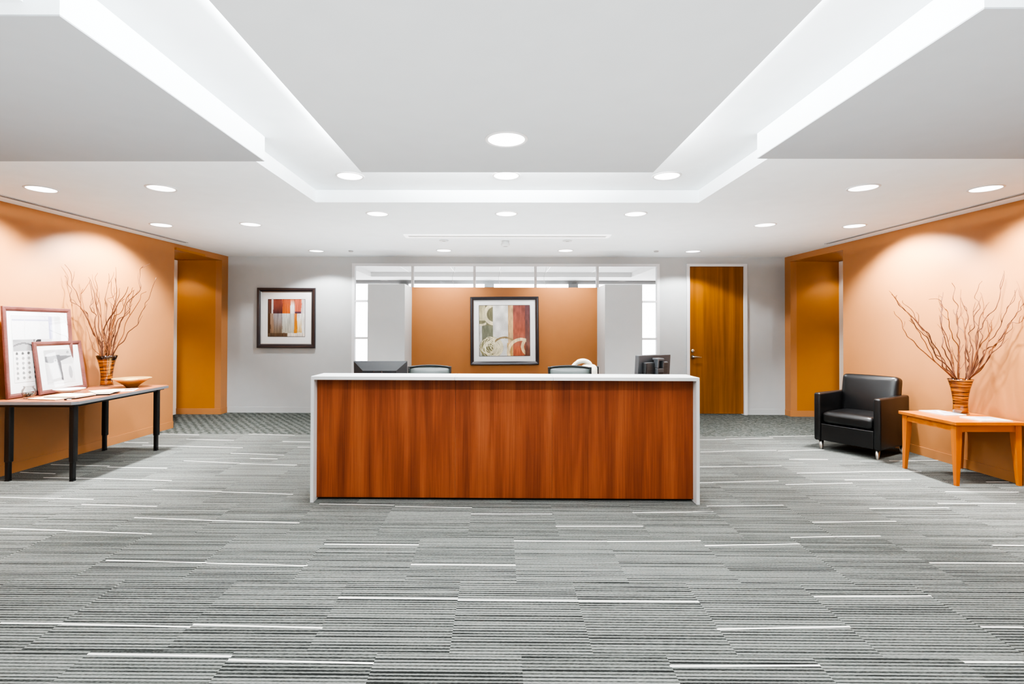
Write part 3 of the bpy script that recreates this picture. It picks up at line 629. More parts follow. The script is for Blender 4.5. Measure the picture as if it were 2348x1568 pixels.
for x, y, lab in ((-2.28, 7.72, 'tiny grey sprinkler cap near the back wall, left of the window'), (2.354, 7.68, 'tiny grey sprinkler cap near the back wall, right of the window')):
    tag(obj('ceiling_sprinkler_cap', lathe(B(), [(0, -.02), (.03, -.018), (.036, -.004), (.036, 0), (0, 0)], 24), GREYSLOT, None, True, (x, y, ZC)), lab, 'sprinkler', 'sprinkler caps')
# white linear vent in the ceiling behind the desk
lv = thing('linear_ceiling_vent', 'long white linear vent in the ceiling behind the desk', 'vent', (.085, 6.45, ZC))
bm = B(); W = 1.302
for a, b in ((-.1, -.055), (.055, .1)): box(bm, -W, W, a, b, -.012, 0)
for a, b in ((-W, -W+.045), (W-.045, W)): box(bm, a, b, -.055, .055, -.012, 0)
obj('frame', bm, emis('glowing_vent_frame', srgb(240, 240, 240), .4), lv)  # glow put into the frame to lift it off the ceiling, no lamp
obj('slot_backing', bx(-W+.045, W-.045, -.055, .055, -.003, 0), GREYSLOT, lv)
bm = B(); box(bm, -W+.045, W-.045, -.028, -.012, -.01, -.003); box(bm, -W+.045, W-.045, .012, .028, -.01, -.003); obj('vane', bm, WHITE, lv)
# dark slot vents along the side walls
for s, wf, lab in ((-1, wall_l, 'long dark two-slot air vent in the ceiling along the left wall'), (1, wall_r, 'long dark two-slot air vent in the ceiling along the right wall')):
    y0, y1 = .5, 7.0; off = .205
    t = thing('slot_vent', lab, 'vent', (0, 0, ZC), 0, 'wall slot vents')
    def strip(a, b, z0, z1):
        bm = B(); P = []
        for y, o in ((y0, a), (y0, b), (y1, b), (y1, a)): P.append((wf(y)-s*o, y))
        if s > 0: P.reverse()
        return prism(bm, P if s < 0 else P, z0, z1)
    obj('slot', strip(off-.03, off+.03, -.003, 0), SLOT, t)
    obj('divider_bar', strip(off-.005, off+.005, -.008, -.003), GREYSLOT, t)
    obj('edge_flange', strip(off+.03, off+.036, -.008, 0), GREYSLOT, t)

# ------------------------------------------------------------------ reception desk
dk = thing('reception_desk', 'wide cherry veneer reception desk with white counter and ends', 'desk', (.04, 4.076, 0))
ox = -.04
X0, X1 = -1.52+ox, 1.595+ox
ZT = 1.011
for a, b in ((X0, -.363+ox-.0008), (-.363+ox+.0008, .426+ox-.0008), (.426+ox+.0008, X1)):
    obj('counter_top', bx(a, b, 0, .297, ZT-.028, ZT, bev=.0015, seg=1), WHITE, dk)
for a, b in ((X0, X0+.025), (X1-.025, X1)): obj('end_panel', bx(a, b, .0, .30, 0, ZT-.028), WHITE, dk)
for a, b in ((X0+.025, -.363+ox-.0007), (-.363+ox+.0007, .426+ox-.0007), (.426+ox+.0007, X1-.025)):
    obj('front_panel', bx(a, b, .074, .094, .02, ZT-.028), CHERRY, dk)
obj('kick_recess', bx(X0+.025, X1-.025, .11, .13, 0, .06), DARKGAP, dk)
obj('work_surface', bx(X0+.025, X1-.025, .094, .86, .70, .73), WHITE, dk)
for a in (X0, X1-.025): obj('side_support', bx(a, a+.025, .30, .86, 0, .70), WHITE, dk)

# ------------------------------------------------------------------ monitors on the desk's work surface
m1 = thing('computer_monitor', 'black monitor seen from behind at the left end of the reception desk', 'monitor', (-1.09, 4.66, .73), .04)
tl = RX(.10)
bm = bx(-.242, .242, -.008, .008, .075, .372, bev=.004); xform(bm, tl); obj('bezel', bm, PLASTIC, m1)
bm = B()   # hipped rear housing
o_ = [(-.238, .079), (.238, .079), (.238, .368), (-.238, .368)]; i_ = [(-.15, .11), (.15, .11), (.15, .292), (-.15, .292)]
A = [bm.verts.new((x, -.008, z)) for x, z in o_]; I = [bm.verts.new((x, -.055, z)) for x, z in i_]
for k in range(4): bm.faces.new((A[k], A[(k+1) % 4], I[(k+1) % 4], I[k]))
bm.faces.new(I); xform(bm, tl); bmesh.ops.recalc_face_normals(bm, faces=bm.faces); obj('rear_housing', bm, PLASTIC, m1)
for x in (-.05, .02):
    bm = lathe(B(), [(0, 0), (.004, 0), (.004, .003), (0, .003)], 10); xform(bm, tl @ T(x, -.054, .283) @ RX(PI/2)); obj('screw_cap', bm, NICKEL, m1)
bm = bx(-.05, .05, -.085, -.05, .012, .24, bev=.006); obj('neck', bm, PLASTIC, m1)
obj('base', bx(-.13, .13, -.15, .1, 0, .014, bev=.006), PLASTIC, m1)

m2 = thing('computer_monitor', 'black ribbed-back monitor turned sideways at the right end of the reception desk', 'monitor', (1.385, 4.66, .73), .56)
tl = T(0, 0, .09) @ RX(.06)
bm = bx(-.21, .21, -.022, .022, 0, .345, bev=.005); xform(bm, tl); obj('bezel', bm, PLASTICG, m2)
bm = bx(-.165, .135, -.065, -.022, .01, .285, bev=.012, seg=3); xform(bm, tl); rh = obj('rear_housing', bm, PLASTIC, m2)
for s0, s1 in ((-.15, -.06), (.045, .122)):
    bm = B()
    for k in range(17): box(bm, s0, s1, -.068, -.064, .03+.0145*k, .036+.0145*k)
    xform(bm, tl); obj('vent_grille', bm, PLASTICG, rh)
bm = B()   # spine with a carrying handle loop
box(bm, -.05, .036, -.1, -.064, -.06, .235, bev=.008); box(bm, -.05, -.03, -.1, -.05, .235, .318, bev=.006); box(bm, .018, .036, -.1, -.05, .235, .318, bev=.006); box(bm, -.05, .036, -.1, -.03, .3, .322, bev=.008)
xform(bm, tl); obj('handle_spine', bm, PLASTICG, m2)
bm = bx(-.034, .026, -.104, -.099, .03, .2, bev=.002); xform(bm, tl); obj('badge_plate', bm, PLASTIC, m2)
bm = B(); lathe(bm, [(0, 0), (.12, 0), (.12, .008), (.1, .014), (.03, .02), (0, .02)], 36); xform(bm, T(-.01, -.06, 0)); box(bm, -.045, .03, -.095, -.06, .012, .06); obj('base', bm, PLASTIC, m2)

# ------------------------------------------------------------------ swivel chairs behind the desk
def swivel(loc, rz, label):
    t = thing('swivel_chair', label, 'chair', loc, rz, 'swivel chairs behind the desk')
    # the back faces +Y here is the sitter side: the chair faces the desk, its back is away from the camera
    bm = cushion(.43, .09, .5, .035, (0, .02, .015), 12); xform(bm, T(0, .22, .765) @ RX(-.12)); b = obj('backrest', bm, GREYLEATHER, t, True)
    pts = [(-.2, 0, -.24), (-.21, 0, .2), (-.19, 0, .245), (0, 0, .262), (.19, 0, .245), (.21, 0, .2), (.2, 0, -.24)]
    bm = tube(B(), smooth_path(pts), .008, 8); xform(bm, T(0, .178, .765) @ RX(-.12)); obj('piping', bm, PIPING, b, True)
    bm = cushion(.47, .46, .1, .04, (0, 0, .02), 10); xform(bm, T(0, -.03, .45)); obj('seat', bm, GREYLEATHER, t, True)
    obj('back_bracket', tube(B(), smooth_path([(0, .1, .39), (0, .24, .4), (0, .285, .55)]), .018, 8), PIPING, t, True)
    bm = lathe(B(), [(0, .1), (.03, .1), (.03, .25), (.02, .25), (.02, .41), (0, .41)], 16); obj('gas_column', bm, CHROME, t, True)
    for k in range(5):
        a = 2*PI*k/5+.3; c, s = math.cos(a), math.sin(a)
        lg = obj('leg', tube(B(), [(.02*c, .02*s, .12), (.28*c, .28*s, .075)], [.026, .016], 8), PIPING, t, True)
        bm = lathe(B(), [(0, -.012), (.026, -.012), (.028, 0), (.026, .012), (0, .012)], 16); xform(bm, T(.28*c, .28*s, .0285) @ RZ(a) @ RX(PI/2)); obj('caster', bm, PIPING, lg, True)
    return t
swivel((-.70, 4.92+.0, 0), .05, 'dark leather swivel chair behind the desk beside the left monitor')
swivel((.69, 4.92, 0), -.06, 'dark leather swivel chair behind the desk with a cream bag on its back')
# cream bag hung on the right corner of the right chair
bg = thing('cream_bag', 'cream bag with a thick curled handle hanging behind the right swivel chair', 'bag', (.93, 5.33, .60))
bm = cushion(.18, .1, .36, .045, (0, .015, .01), 10); xform(bm, T(0, 0, .24)); obj('bag_body', bm, CREAM, bg, True)
pts = [(-.17, -.01, .36), (-.16, 0, .41), (-.11, 0, .452), (-.05, 0, .462), (.0, 0, .44), (.012, 0, .405), (-.02, 0, .385), (-.06, 0, .40)]
obj('bag_handle', tube(B(), smooth_path(pts), [.022]*8+[.026]*13+[.02]*8, 10), CREAM, bg, True)
obj('bag_trim', bx(.083, .098, -.03, .03, .12, .41, bev=.006), PIPING, bg)

# ------------------------------------------------------------------ framed pictures
def grid_art(w, h, n, f):
    bm = B(); vs = {}
    for j in range(n+1):
        for i in range(n+1): vs[i, j] = bm.verts.new((w*(i/n-.5), 0, h*(.5-j/n)))
    for j in range(n):
        for i in range(n): bm.faces.new((vs[i, j], vs[i, j+1], vs[i+1, j+1], vs[i+1, j]))
    me = bpy.data.meshes.new('artwork'); bm.to_mesh(me); bm.free()
    ca = me.color_attributes.new('Col', 'FLOAT_COLOR', 'POINT')
    k = 0
    for j in range(n+1):
        for i in range(n+1):
            ca.data[k].color = srgb(*f(i/n, j/n)); k += 1
    return me
def art_obj(me, parent, y, mat):
    o = bpy.data.objects.new('artwork', me); me.materials.append(mat); COL.objects.link(o); o.parent = parent; o.location = (0, y, 0); return o
def moulding(w, h, fw, prof):
    """mitred frame from a profile [(distance from the outer edge, y)]"""
    bm = B(); rings = []
    for d, y in prof:
        a, b = w/2-d, h/2-d
        rings.append([bm.verts.new(p) for p in ((-a, y, -b), (a, y, -b), (a, y, b), (-a, y, b))])
    for r, q in zip(rings, rings[1:]+rings[:1]):
        for k in range(4): bm.faces.new((r[k], r[(k+1) % 4], q[(k+1) % 4], q[k]))
    bmesh.ops.recalc_face_normals(bm, faces=bm.faces)
    return bm
def picture(name, label, loc, rot, w, h, fw, aw, ah, framemat, artf, artmat, n=96, depth=.035, fillet=False, ax=0, az=0, group=None, cat='picture'):
    t = thing(name, label, cat, loc, 0, group); t.rotation_euler = rot
    obj('frame', moulding(w, h, fw, [(0, 0), (0, -depth*.8), (fw*.15, -depth), (fw*.6, -depth*.9), (fw, -depth*.5), (fw, 0)]), framemat, t)
    if fillet: obj('fillet', moulding(w-2*fw, h-2*fw, .014, [(0, -.006), (0, -depth*.5), (.012, -depth*.35), (.012, -.006)]), SILVER, t)
    obj('mat_board', bx(-w/2+fw, w/2-fw, -.008, -.002, -h/2+fw, h/2-fw), MATBOARD, t)
    ao = art_obj(grid_art(aw, ah, n, artf), t, -.0095, artmat); ao.location = (ax, -.0095, az)
    obj('art_bevel', moulding(aw+.012, ah+.012, .006, [(0, -.0082), (0, -.0105), (.006, -.0088), (.006, -.0082)]), framemat if fillet or depth > .03 else MATBOARD, t).location = (ax, 0, az)
    obj('glazing', bx(-w/2+fw, w/2-fw, -.0135, -.0125, -h/2+fw, h/2-fw), PICGLASS, t)
    return t
def mixc(a, b, t): t = max(0, min(1, t)); return tuple(a[k]+(b[k]-a[k])*t for k in range(3))
def vnoise(x, y, s=0):
    def h(i, j): return (math.sin(i*127.1+j*311.7+s*74.7)*43758.5453) % 1
    i, j = math.floor(x), math.floor(y); fx, fy = x-i, y-j; fx = fx*fx*(3-2*fx); fy = fy*fy*(3-2*fy)
    return (h(i, j)*(1-fx)+h(i+1, j)*fx)*(1-fy)+(h(i, j+1)*(1-fx)+h(i+1, j+1)*fx)*fy
def shade(c, k): return tuple(max(0, min(255, v*k)) for v in c)
def art_left(u, v):
    u2 = u+.018*(vnoise(u*8, v*8, 1)-.5); v2 = v+.012*(vnoise(u*14, v*6, 2)-.5)
    st = .86+.28*vnoise(u*60, v*5, 3)
    if v2 < .38:
        if u2 < .09: c = mixc((118, 66, 58), (96, 70, 58), v2*3)
        elif u2 < .135: c = (214, 204, 206)
        elif u2 < .39: c = mixc((138, 72, 60), (86, 46, 54), (v2/.38)**2)
        elif u2 < .6: c = mixc((192, 98, 66), (196, 102, 44), v2*3)
        elif u2 < .72: c = mixc((206, 120, 84), (240, 234, 232), (v2-.05)*6+(.1-abs(u2-.66))*4)
        elif u2 < .91: c = (198, 106, 82) if v2 < .33 else (92, 58, 78)
        else: c = (206, 200, 200)
    else:
        if u2 < .06: c = mixc((96, 64, 44), (74, 52, 34), v2)
        elif u2 < .15: c = mixc((172, 148, 132), (134, 110, 88), v2)
        elif u2 < .385: c = mixc((156, 154, 160), (122, 104, 82), (v2-.45)*1.9)
        elif u2 < .71: c = mixc((198, 206, 204), (172, 170, 154), (v2-.4)*1.8)
        elif u2 < .79: c = mixc((206, 124, 62), (204, 132, 30), (v2-.38)*3)
        elif u2 < .92: c = mixc((224, 222, 218), (206, 172, 106), (v2-.5)*2.4) if v2 < .9 else (226, 224, 222)
        else: c = (218, 218, 214)
        if v2 > .91 and u2 < .53: c = (100, 80, 62)
        if v2 > .91 and u2 > .55: c = (224, 216, 206)
    return shade(c, st)
def ring(u, v, cx, cy, r, w): return abs(math.hypot(u-cx, v-cy)-r) < w
def art_mid(u, v):
    st = .8+.4*vnoise(u*40, v*12, 5)*.6+.2*vnoise(u*9, v*9, 6)
    if u < .27:
        c = (116, 112, 84) if v < .4 else (108, 110, 90)
        if u < .05 and v > .4: c = (190, 188, 182)
        if ring(u, v, .30, .175, .185, .035): c = (212, 202, 168)
        elif ring(u, v, .02, .17, .215, .02) and v > .32 and u < .14: c = (204, 196, 164)
        elif u < .12 and v < .3 and math.hypot(u-.3, v-.175) > .22: c = (192, 184, 148)
    elif u < .57: c = mixc((206, 206, 204), (226, 226, 220), vnoise(u*7, v*7, 9)); st = .88+.2*vnoise(u*11, v*11, 8)
    elif u < .67: c = (192, 160, 116)
    elif u < .91: c = mixc((140, 76, 66), (172, 92, 60), v*1.1)
    else: c = mixc((104, 66, 70), (126, 80, 62), v)
    if u < .5 and math.hypot((u-.24)/1.1, v-.83) < .215:
        c = (206, 198, 164) if u > .27 else (128, 122, 84)
        for k in range(15):
            if ring(u, v, .24+.07*math.cos(k*2.2), .83+.05*math.sin(k*1.7), .08+.009*k, .0045): c = (236, 228, 196)
    if .31 < u < .68 and v < .75 and ring(u, v, .5, .9, .265, .018): c = (140, 116, 74) if u < .55 else (160, 134, 90)
    if u < .93 and v > .64:
        if ring(u, v, .83, .93, .255, .03): c = (222, 202, 160)
        elif ring(u, v, 1.02, .82, .165, .03) and u < .91: c = (226, 196, 150)
        elif u < .66 and u > .55 and v > .74: c = mixc((196, 164, 108), (170, 134, 80), (u-.55)*9)
    return shade(c, st)
picture('framed_painting', 'black framed abstract painting in red, grey and ochre on the grey back wall', (-3.525, D-.003, 1.563), (0, 0, 0), .962, .988, .06, .605, .61, BLACKFRAME, art_left, ART, 96, .04, True)
picture('framed_painting', 'black framed abstract painting with rings and stripes on the orange partition', (.07, 8.1-.003, 1.365), (0, -.009, 0), 1.088, 1.08, .052, .80, .80, BLACKFRAME, art_mid, ART, 150, .04)

# ------------------------------------------------------------------ left table and what stands on it
LT = (-3.799, 4.527); LZ = .733; LYAW = .02; LW, LL = .785, 1.34
tb = thing('long_table', 'long tan-topped table with black telescopic legs against the left wall', 'table', (LT[0], LT[1], 0), LYAW)
poly = [(-LW, 0), (-.04, 0), (0, .04), (0, LL-.04), (-.04, LL), (-LW, LL)]
obj('tabletop', prism(B(), poly, LZ-.004, LZ), TABLETOP, tb)
bm = prism(B(), [(x+(.006 if x > -.1 else 0), y+(-.006 if y < .1 else .006)) for x, y in poly], LZ-.030, LZ-.004); obj('edge_band', bm, EDGE, tb)
bm = B(); box(bm, -LW+.05, -.07, .06, .10, LZ-.06, LZ-.03); box(bm, -LW+.05, -.07, LL-.10, LL-.06, LZ-.06, LZ-.03); box(bm, -.11, -.07, .1, LL-.1, LZ-.06, LZ-.03); obj('apron_rail', bm, BLACKM, tb)
for lx, ly in ((-.085, .085), (-.665, .085), (-.085, LL-.10), (-.665, LL-.10)):
    bm = B(); box(bm, lx-.028, lx+.028, ly-.024, ly+.024, .17, LZ-.03, bev=.012, seg=3); box(bm, lx-.05, lx+.05, ly-.05, ly+.05, LZ-.045, LZ-.03)
    lg = obj('leg', bm, BLACKM, tb)
    obj('leg_sleeve', bx(lx-.024, lx+.016, ly-.018, ly+.018, .012, .2, bev=.008), BLACKM, lg)
    obj('foot', bx(lx-.022, lx+.014, ly-.016, ly+.016, 0, .012), PIPING, lg)
    if lx > -.1 and ly < .2:
        bm = lathe(B(), [(0, 0), (.013, 0), (.013, .004), (.006, .005), (.006, .002), (0, .002)], 16); xform(bm, T(lx, ly-.024, LZ-.075) @ RX(PI/2)); obj('bolt_cap', bm, PIPING, lg)

def on_table(x, y, z=LZ+.0005): return (x, y, z)
# pictures leaning against the wall
def big_print(u, v):
    c = (236, 236, 236)
    if v < .36:
        c = (232, 232, 234)
        if v < .055: c = (222, 222, 228)
        if .74 < u < .82: c = (170, 170, 200)
        if .045 < v < .07 and u < .8: c = (168, 168, 192)
        if u > .87: c = (204, 204, 204)
        if abs(u-.25+.06*v) < .006: c = (214, 214, 214)
    elif v < .54:
        c = mixc((128, 128, 130), (165, 165, 166), vnoise(u*4, v*9, 3))
        if abs(v-.46+.04*math.sin(u*8)) < .012: c = (96, 96, 98)
        if .40 < u < .56:
            c = (14, 13, 16)
            if abs(u-.46-.03*math.sin(v*60)) < .008 and v < .52: c = (232, 232, 232)
        if u > .56: c = (205, 204, 206)
    else:
        c = (236, 235, 234)
        if .46 < u < .58: c = (212, 210, 210)
        for j in range(6):
            for i in range(5):
                cx, cy = .06+.115*i, .575+.075*j
                d = math.hypot((u-cx), (v-cy)*1.15)
                if d < .026:
                    g = 120+40*vnoise(i*3.1, j*2.3, 4) if i < 4 else 44
                    if j == 0: g = min(g, 80)
                    if d < .013 or i < 4 or u > cx: c = (g, g-4 if i == 4 else g, g-2 if i == 4 else g)
    return c
picture('framed_print', 'large brown wooden framed pale collage leaning on the left wall behind the small frame', (-4.5515, 4.99, LZ+.003+.4285), (-.07, 0, PI/2+.014), .752, .857, .042, .53, .62, REDFRAME, big_print, PRINT, 90, .022, False, -.02, .03, 'prints leaning on the left wall')
def small_print(u, v):
    c = (205, 205, 206)
    if v < .15:
        c = (190, 190, 192)
        if math.hypot(u-.84, v-.08) < .045 and abs(math.sin(3*math.atan2(v-.08, u-.84))) > .35: c = (110, 110, 110)
    wing = .17+.10*(u-.4)**2
    if wing < v < (.40-.26*abs(u-.18) if u < .5 else .36-.3*(u-.5)) and u < .97: c = mixc((118, 118, 120), (88, 88, 92), v*3)
    if .15 < v < .95 and abs(u-.44-.10*v) < .085*(1-.62*v): c = mixc((92, 92, 96), (70, 70, 74), v)
    if v > .5 and abs(u-.86) < .07*math.sqrt(max(0, 1-((v-.72)/.2)**2)): c = (165, 165, 168)
    if v > .45 and u > .5 and c == (205, 205, 206): c = (226, 226, 226)
    if ring(u, v, .36, .32, .05, .012): c = (214, 214, 214)
    return c
picture('framed_print', 'small brown wooden framed grey propeller print leaning in front of the large frame', (-4.462-.019-.036, 4.885+.30, LZ+.003+.260), (-.14, 0, PI/2+.064), .606, .522, .042, .35, .33, REDFRAME, small_print, PRINT, 70, .022, False, -.01, .005, 'prints leaning on the left wall')

# vases
def vase(loc, label, rim=False):
    t = thing('vase', label, 'vase', loc, 0, 'banded lacquer vases')
    prof = [(0, .014), (.062, .014), (.058, .05), (.056, .09), (.059, .14), (.066, .2), (.077, .26), (.091, .315), (.102, .345), (.097, .345), (.086, .31), (.07, .25), (.058, .18), (.05, .1), (.048, .03), (0, .03)]
    obj('vase_body', lathe(B(), prof, 48), VASEM, t, True)
    if rim: obj('rim_band', lathe(B(), [(.0885, .303), (.0925, .3145), (.1032, .3455), (.0965, .3462)], 48), plain('dark_lacquer', srgb(38, 20, 8), .15), t, True)
    obj('glass_base', lathe(B(), [(0, 0), (.067, 0), (.069, .006), (.064, .014), (0, .014)], 48), JARGLASS, t, True)
    return t
VR = (4.52, 5.03, .5755); VL = (-4.47, 5.745, LZ+.0005)
vase(VL, 'brown and gold banded vase of twigs on the long left table', True)
vase(VR, 'brown and gold banded vase of twigs on the orange side table')
# willow branches, each one a thing of its own
def branches(data, base, label, group, wlim, r0):
    for k, q in enumerate(data):
        P = []
        for i, (x, y, z) in enumerate(q):
            if i == 0:
                d = math.hypot(x, y); f = min(1, .078/d) if d > 1e-6 else 1
                P += [(x*f*.32, y*f*.32, -.22), (x*f*.5, y*f*.5, -.1), (x*f, y*f, .004)]
                if z > .02 and d < .1: P.append((x, y, z))
            else: P.append((x, y, z))
        P = smooth_path(P, 4)
        # small natural wiggle
        rr = random.Random(k*7+len(data)); n = len(P); ph = rr.uniform(0, 6)
        for i in range(12, n):
            P[i] = P[i]+Vector((.003*math.sin(i*1.3+ph), .003*math.cos(i*1.1+ph), 0))
            X = base[0]+P[i].x; Y = base[1]+P[i].y
            if wlim(X, Y) is not None: P[i].x = wlim(X, Y)-base[0]
        R = r0*rr.uniform(.8, 1.2)
        bm = tube(B(), P, [R*(1-.66*i/(n-1)) for i in range(n)], 6)
        # side twigs
        for _ in range(rr.choice((1, 2, 2))):
            i = rr.randint(int(n*.45), n-4); p = P[i]; dv = (P[i+2]-P[i]).normalized()
            sd = Vector((rr.uniform(-1, 1), rr.uniform(-.5, .5), rr.uniform(-.1, .6))).normalized()
            L_ = rr.uniform(.05, .13); tw = [p, p+(dv*.6+sd*.5)*L_*.4, p+(dv*.9+sd*.6)*L_*.75+Vector((0, 0, .01)), p+(dv*1.2+sd*.5)*L_]
            for w_ in tw:
                X = base[0]+w_.x; Y = base[1]+w_.y
                if wlim(X, Y) is not None: w_.x = wlim(X, Y)-base[0]
            tube(bm, smooth_path(tw, 3), [R*.5*(1-.6*j/9) for j in range(10)], 5)
        o = obj('willow_branch', bm, BARK if k % 3 else BARK2, None, True, (base[0], base[1], base[2]+.345))
        tag(o, label, 'branch', group)
def filler(n, seed, lean, hmin, hmax):
    rr = random.Random(seed); out = []
    for k in range(n):
        a = rr.uniform(0, 2*PI); tilt = rr.uniform(.05, .34); H = rr.uniform(hmin, hmax); b = rr.uniform(.02, .075)
        q = [(b*math.cos(a), b*math.sin(a), .01)]; x, y = q[0][0], q[0][1]; st = 7
        for i in range(1, st+1):
            z = H*i/st; w = .010*i/st+.002
            q.append((x+math.cos(a)*tilt*z*.55+lean*z+rr.uniform(-w, w), y+math.sin(a)*tilt*z*.55+rr.uniform(-w, w), z))
        out.append(q)
    return out
WILLOW_L = WILLOW_L+filler(12, 4, .06, .16, .40)
WILLOW_R = WILLOW_R+filler(4, 21, .02, .2, .36)
branches(WILLOW_L, VL, 'dry curly willow branch standing in the vase on the long left table', 'willow branches in the left vase', lambda X, Y: wall_l(Y)+.012 if X < wall_l(Y)+.012 else None, .0064)
branches(WILLOW_R, VR, 'dry curly willow branch standing in the vase on the orange side table', 'willow branches in the right vase', lambda X, Y: wall_r(Y)-.012 if X > wall_r(Y)-.012 else None, .0062)
# gold bowl
prof = [(0, .0), (.05, .0), (.055, .004), (.09, .035), (.15, .075), (.188, .098), (.186, .101), (.148, .081), (.088, .042), (.05, .012), (0, .010)]
tag(obj('gold_bowl', lathe(B(), prof, 56), BRASS, None, True, (-4.115, 5.655, LZ+.0005)), 'wide shallow brushed gold bowl at the far end of the long table', 'bowl')
# glass jar of stones
jar = (-4.395, 4.71, LZ+.0005)
t = thing('glass_jar', 'small round clear glass jar half filled with stones on the long table', 'jar', jar)
prof = [(0, .004), (.028, .004), (.036, .0), (.038, .004), (.034, .012), (.048, .03), (.055, .056), (.05, .084), (.038, .1), (.036, .106), (.043, .116), (.041, .116), (.034, .106), (.036, .098), (.047, .083), (.052, .056), (.045, .032), (.03, .016), (0, .014)]
obj('jar_body', lathe(B(), prof, 40), JARGLASS, t, True)
rr = random.Random(3); spots = []
for lay, (rad, z, cnt) in enumerate(((.024, .026, 5), (.030, .043, 7), (.012, .052, 4))):
    for k in range(cnt):
        a = 2*PI*k/cnt+lay*.5; spots.append((rad*math.cos(a), rad*math.sin(a), z))
for k, (x, y, z) in enumerate(spots):
    bm = B(); bmesh.ops.create_icosphere(bm, subdivisions=2, radius=.0115)
    for v in bm.verts: v.co = Vector((v.co.x*rr.uniform(.98, 1.04)*1.1, v.co.y*1.0, v.co.z*.72))
    xform(bm, RZ(rr.uniform(0, 3)) @ RX(rr.uniform(-.5, .5)))
    tag(obj('pebble', bm, STONE if k % 3 else STONE2, None, True, (jar[0]+x, jar[1]+y, jar[2]+z)), 'smooth grey pebble inside the small glass jar', 'stone', 'pebbles in the glass jar')
# white shallow dish in front of the small frame
t = thing('shallow_dish', 'white glass shallow dish on a small foot before the small frame', 'dish', (-4.285, 5.03, LZ+.0005), .2)
obj('dish', lathe(B(), [(0, .020), (.05, .020), (.09, .028), (.128, .052), (.13, .055), (.09, .034), (.05, .026), (0, .025)], 48), plain('white_glass', srgb(236, 236, 238), .15), t, True)
obj('foot', lathe(B(), [(0, 0), (.035, 0), (.028, .012), (.03, .022), (0, .022)], 30), JARGLASS, t, True)
# papers and folders
def sheet(name, label, cat, x, y, w, l, h, rz, mat, z=LZ+.0005, group=None, pages=None):
    t = thing(name, label, cat, (x, y, z), rz, group)
    obj('cover', bx(-w/2, w/2, -l/2, l/2, h*.8, h), mat, t)
    obj('pages', bx(-w/2+.002, w/2-.003, -l/2+.002, l/2-.002, 0, h*.8), pages or PAPER, t)
    return t
sheet('paper_folder', 'cream paper folder lying flat beside the glass jar on the long table', 'folder', -4.16, 4.72, .235, .31, .010, PI/2-.18, CREAMPAPER, pages=GREYPAPER)
sheet('paper_folder', 'cream folder on top of the other folder at the front table edge', 'folder', -4.08, 4.80, .235, .31, .014, PI/2-.05, CREAMPAPER, LZ+.0110)
sheet('brochure_stack', 'grey and cream brochure stack beside the folders on the long table', 'brochure', -3.985, 5.07, .22, .30, .016, .35, GREYPAPER, pages=PIPING)
sheet('brochure', 'open cream brochure lying on the grey brochure stack', 'brochure', -4.0, 5.12, .21, .27, .006, .9, CREAMPAPER, LZ+.0170)
sheet('brochure', 'white paper brochure in front of the gold bowl', 'brochure', -3.98, 5.35, .22, .28, .004, .45, PAPER)
tag(obj('pen', tube(B(), [(-.05, 0, .005), (.045, 0, .005), (.055, 0, .005)], [.004, .004, .0012], 8), plain('brown_pen', srgb(150, 84, 48), .4), None, True, (-3.92, 5.36, LZ+.0048), (0, 0, 1.0)), 'small brown pen lying on the white brochure near the gold bowl', 'pen')
t = thing('binder_clip', 'small black and white binder clip at the front edge of the cream folder', 'clip', (-3.955, 4.62, LZ+.0005), .2)
obj('clip_body', bx(-.02, .0, -.012, .012, 0, .012, bev=.002), PIPING, t); obj('clip_wire', bx(0, .03, -.009, .009, .002, .008, bev=.002), PAPER, t)

# ------------------------------------------------------------------ orange maple side table on the right
RT = (4.069, 4.574); RZT = .575; RW, RD = .64, .64
st = thing('side_table', 'orange maple square side table with tapered legs against the right wall', 'table', (RT[0], RT[1], 0), .02)
obj('tabletop', bx(0, RW, 0, RD, RZT-.03, RZT, bev=.003), MAPLE, st)
for a in ((.035, RW-.035, .03, .05), (.035, RW-.035, RD-.05, RD-.03)): obj('apron', bx(*a, RZT-.092, RZT-.03), MAPLE, st)
for a in ((.03, .05, .05, RD-.05), (RW-.05, RW-.03, .05, RD-.05)): obj('apron', bx(*a, RZT-.092, RZT-.03), MAPLE, st)
for cx, cy, sx, sy in ((.022, .022, 1, 1), (RW-.022, .022, -1, 1), (.022, RD-.022, 1, -1), (RW-.022, RD-.022, -1, -1)):
    bm = B(); rings = []
    for z, s in ((0, .028), (.40, .052), (RZT-.03, .056)):
        rings.append([bm.verts.new((cx+sx*a, cy+sy*b, z)) for a, b in ((0, 0), (s, 0), (s, s), (0, s))])
    for r, q in zip(rings, rings[1:]):
        for k in range(4): bm.faces.new((r[k], r[(k+1) % 4], q[(k+1) % 4], q[k]))
    bm.faces.new(rings[0]); bm.faces.new(rings[-1]); bmesh.ops.recalc_face_normals(bm, faces=bm.faces)
    obj('leg', bm, MAPLEV, st)
def cover_print(u, v):
    c = (206, 206, 208)
    if .1 < u < .9 and .1 < v < .9: c = mixc((158, 156, 166), (214, 212, 214), vnoise(u*5, v*7, 2))
    if .3 < u < .75 and abs(v-.45-.2*math.sin(u*7)) < .08: c = (240, 240, 240)
    return c
def magazine(x, y, rz, label):
    t = thing('magazine', label, 'magazine', (x, y, RZT+.0005), rz, 'magazines on the side table')
    obj('pages', bx(-.11, .11, -.14, .14, 0, .009), PAPER, t)
    me = grid_art(.22, .28, 40, cover_print); o = bpy.data.objects.new('cover', me); me.materials.append(PRINT); COL.objects.link(o); o.parent = t; o.location = (0, 0, .0096); o.rotation_euler = (-PI/2, 0, 0)
magazine(4.365, 5.06, .08, 'white edged magazine behind the vase on the orange side table')
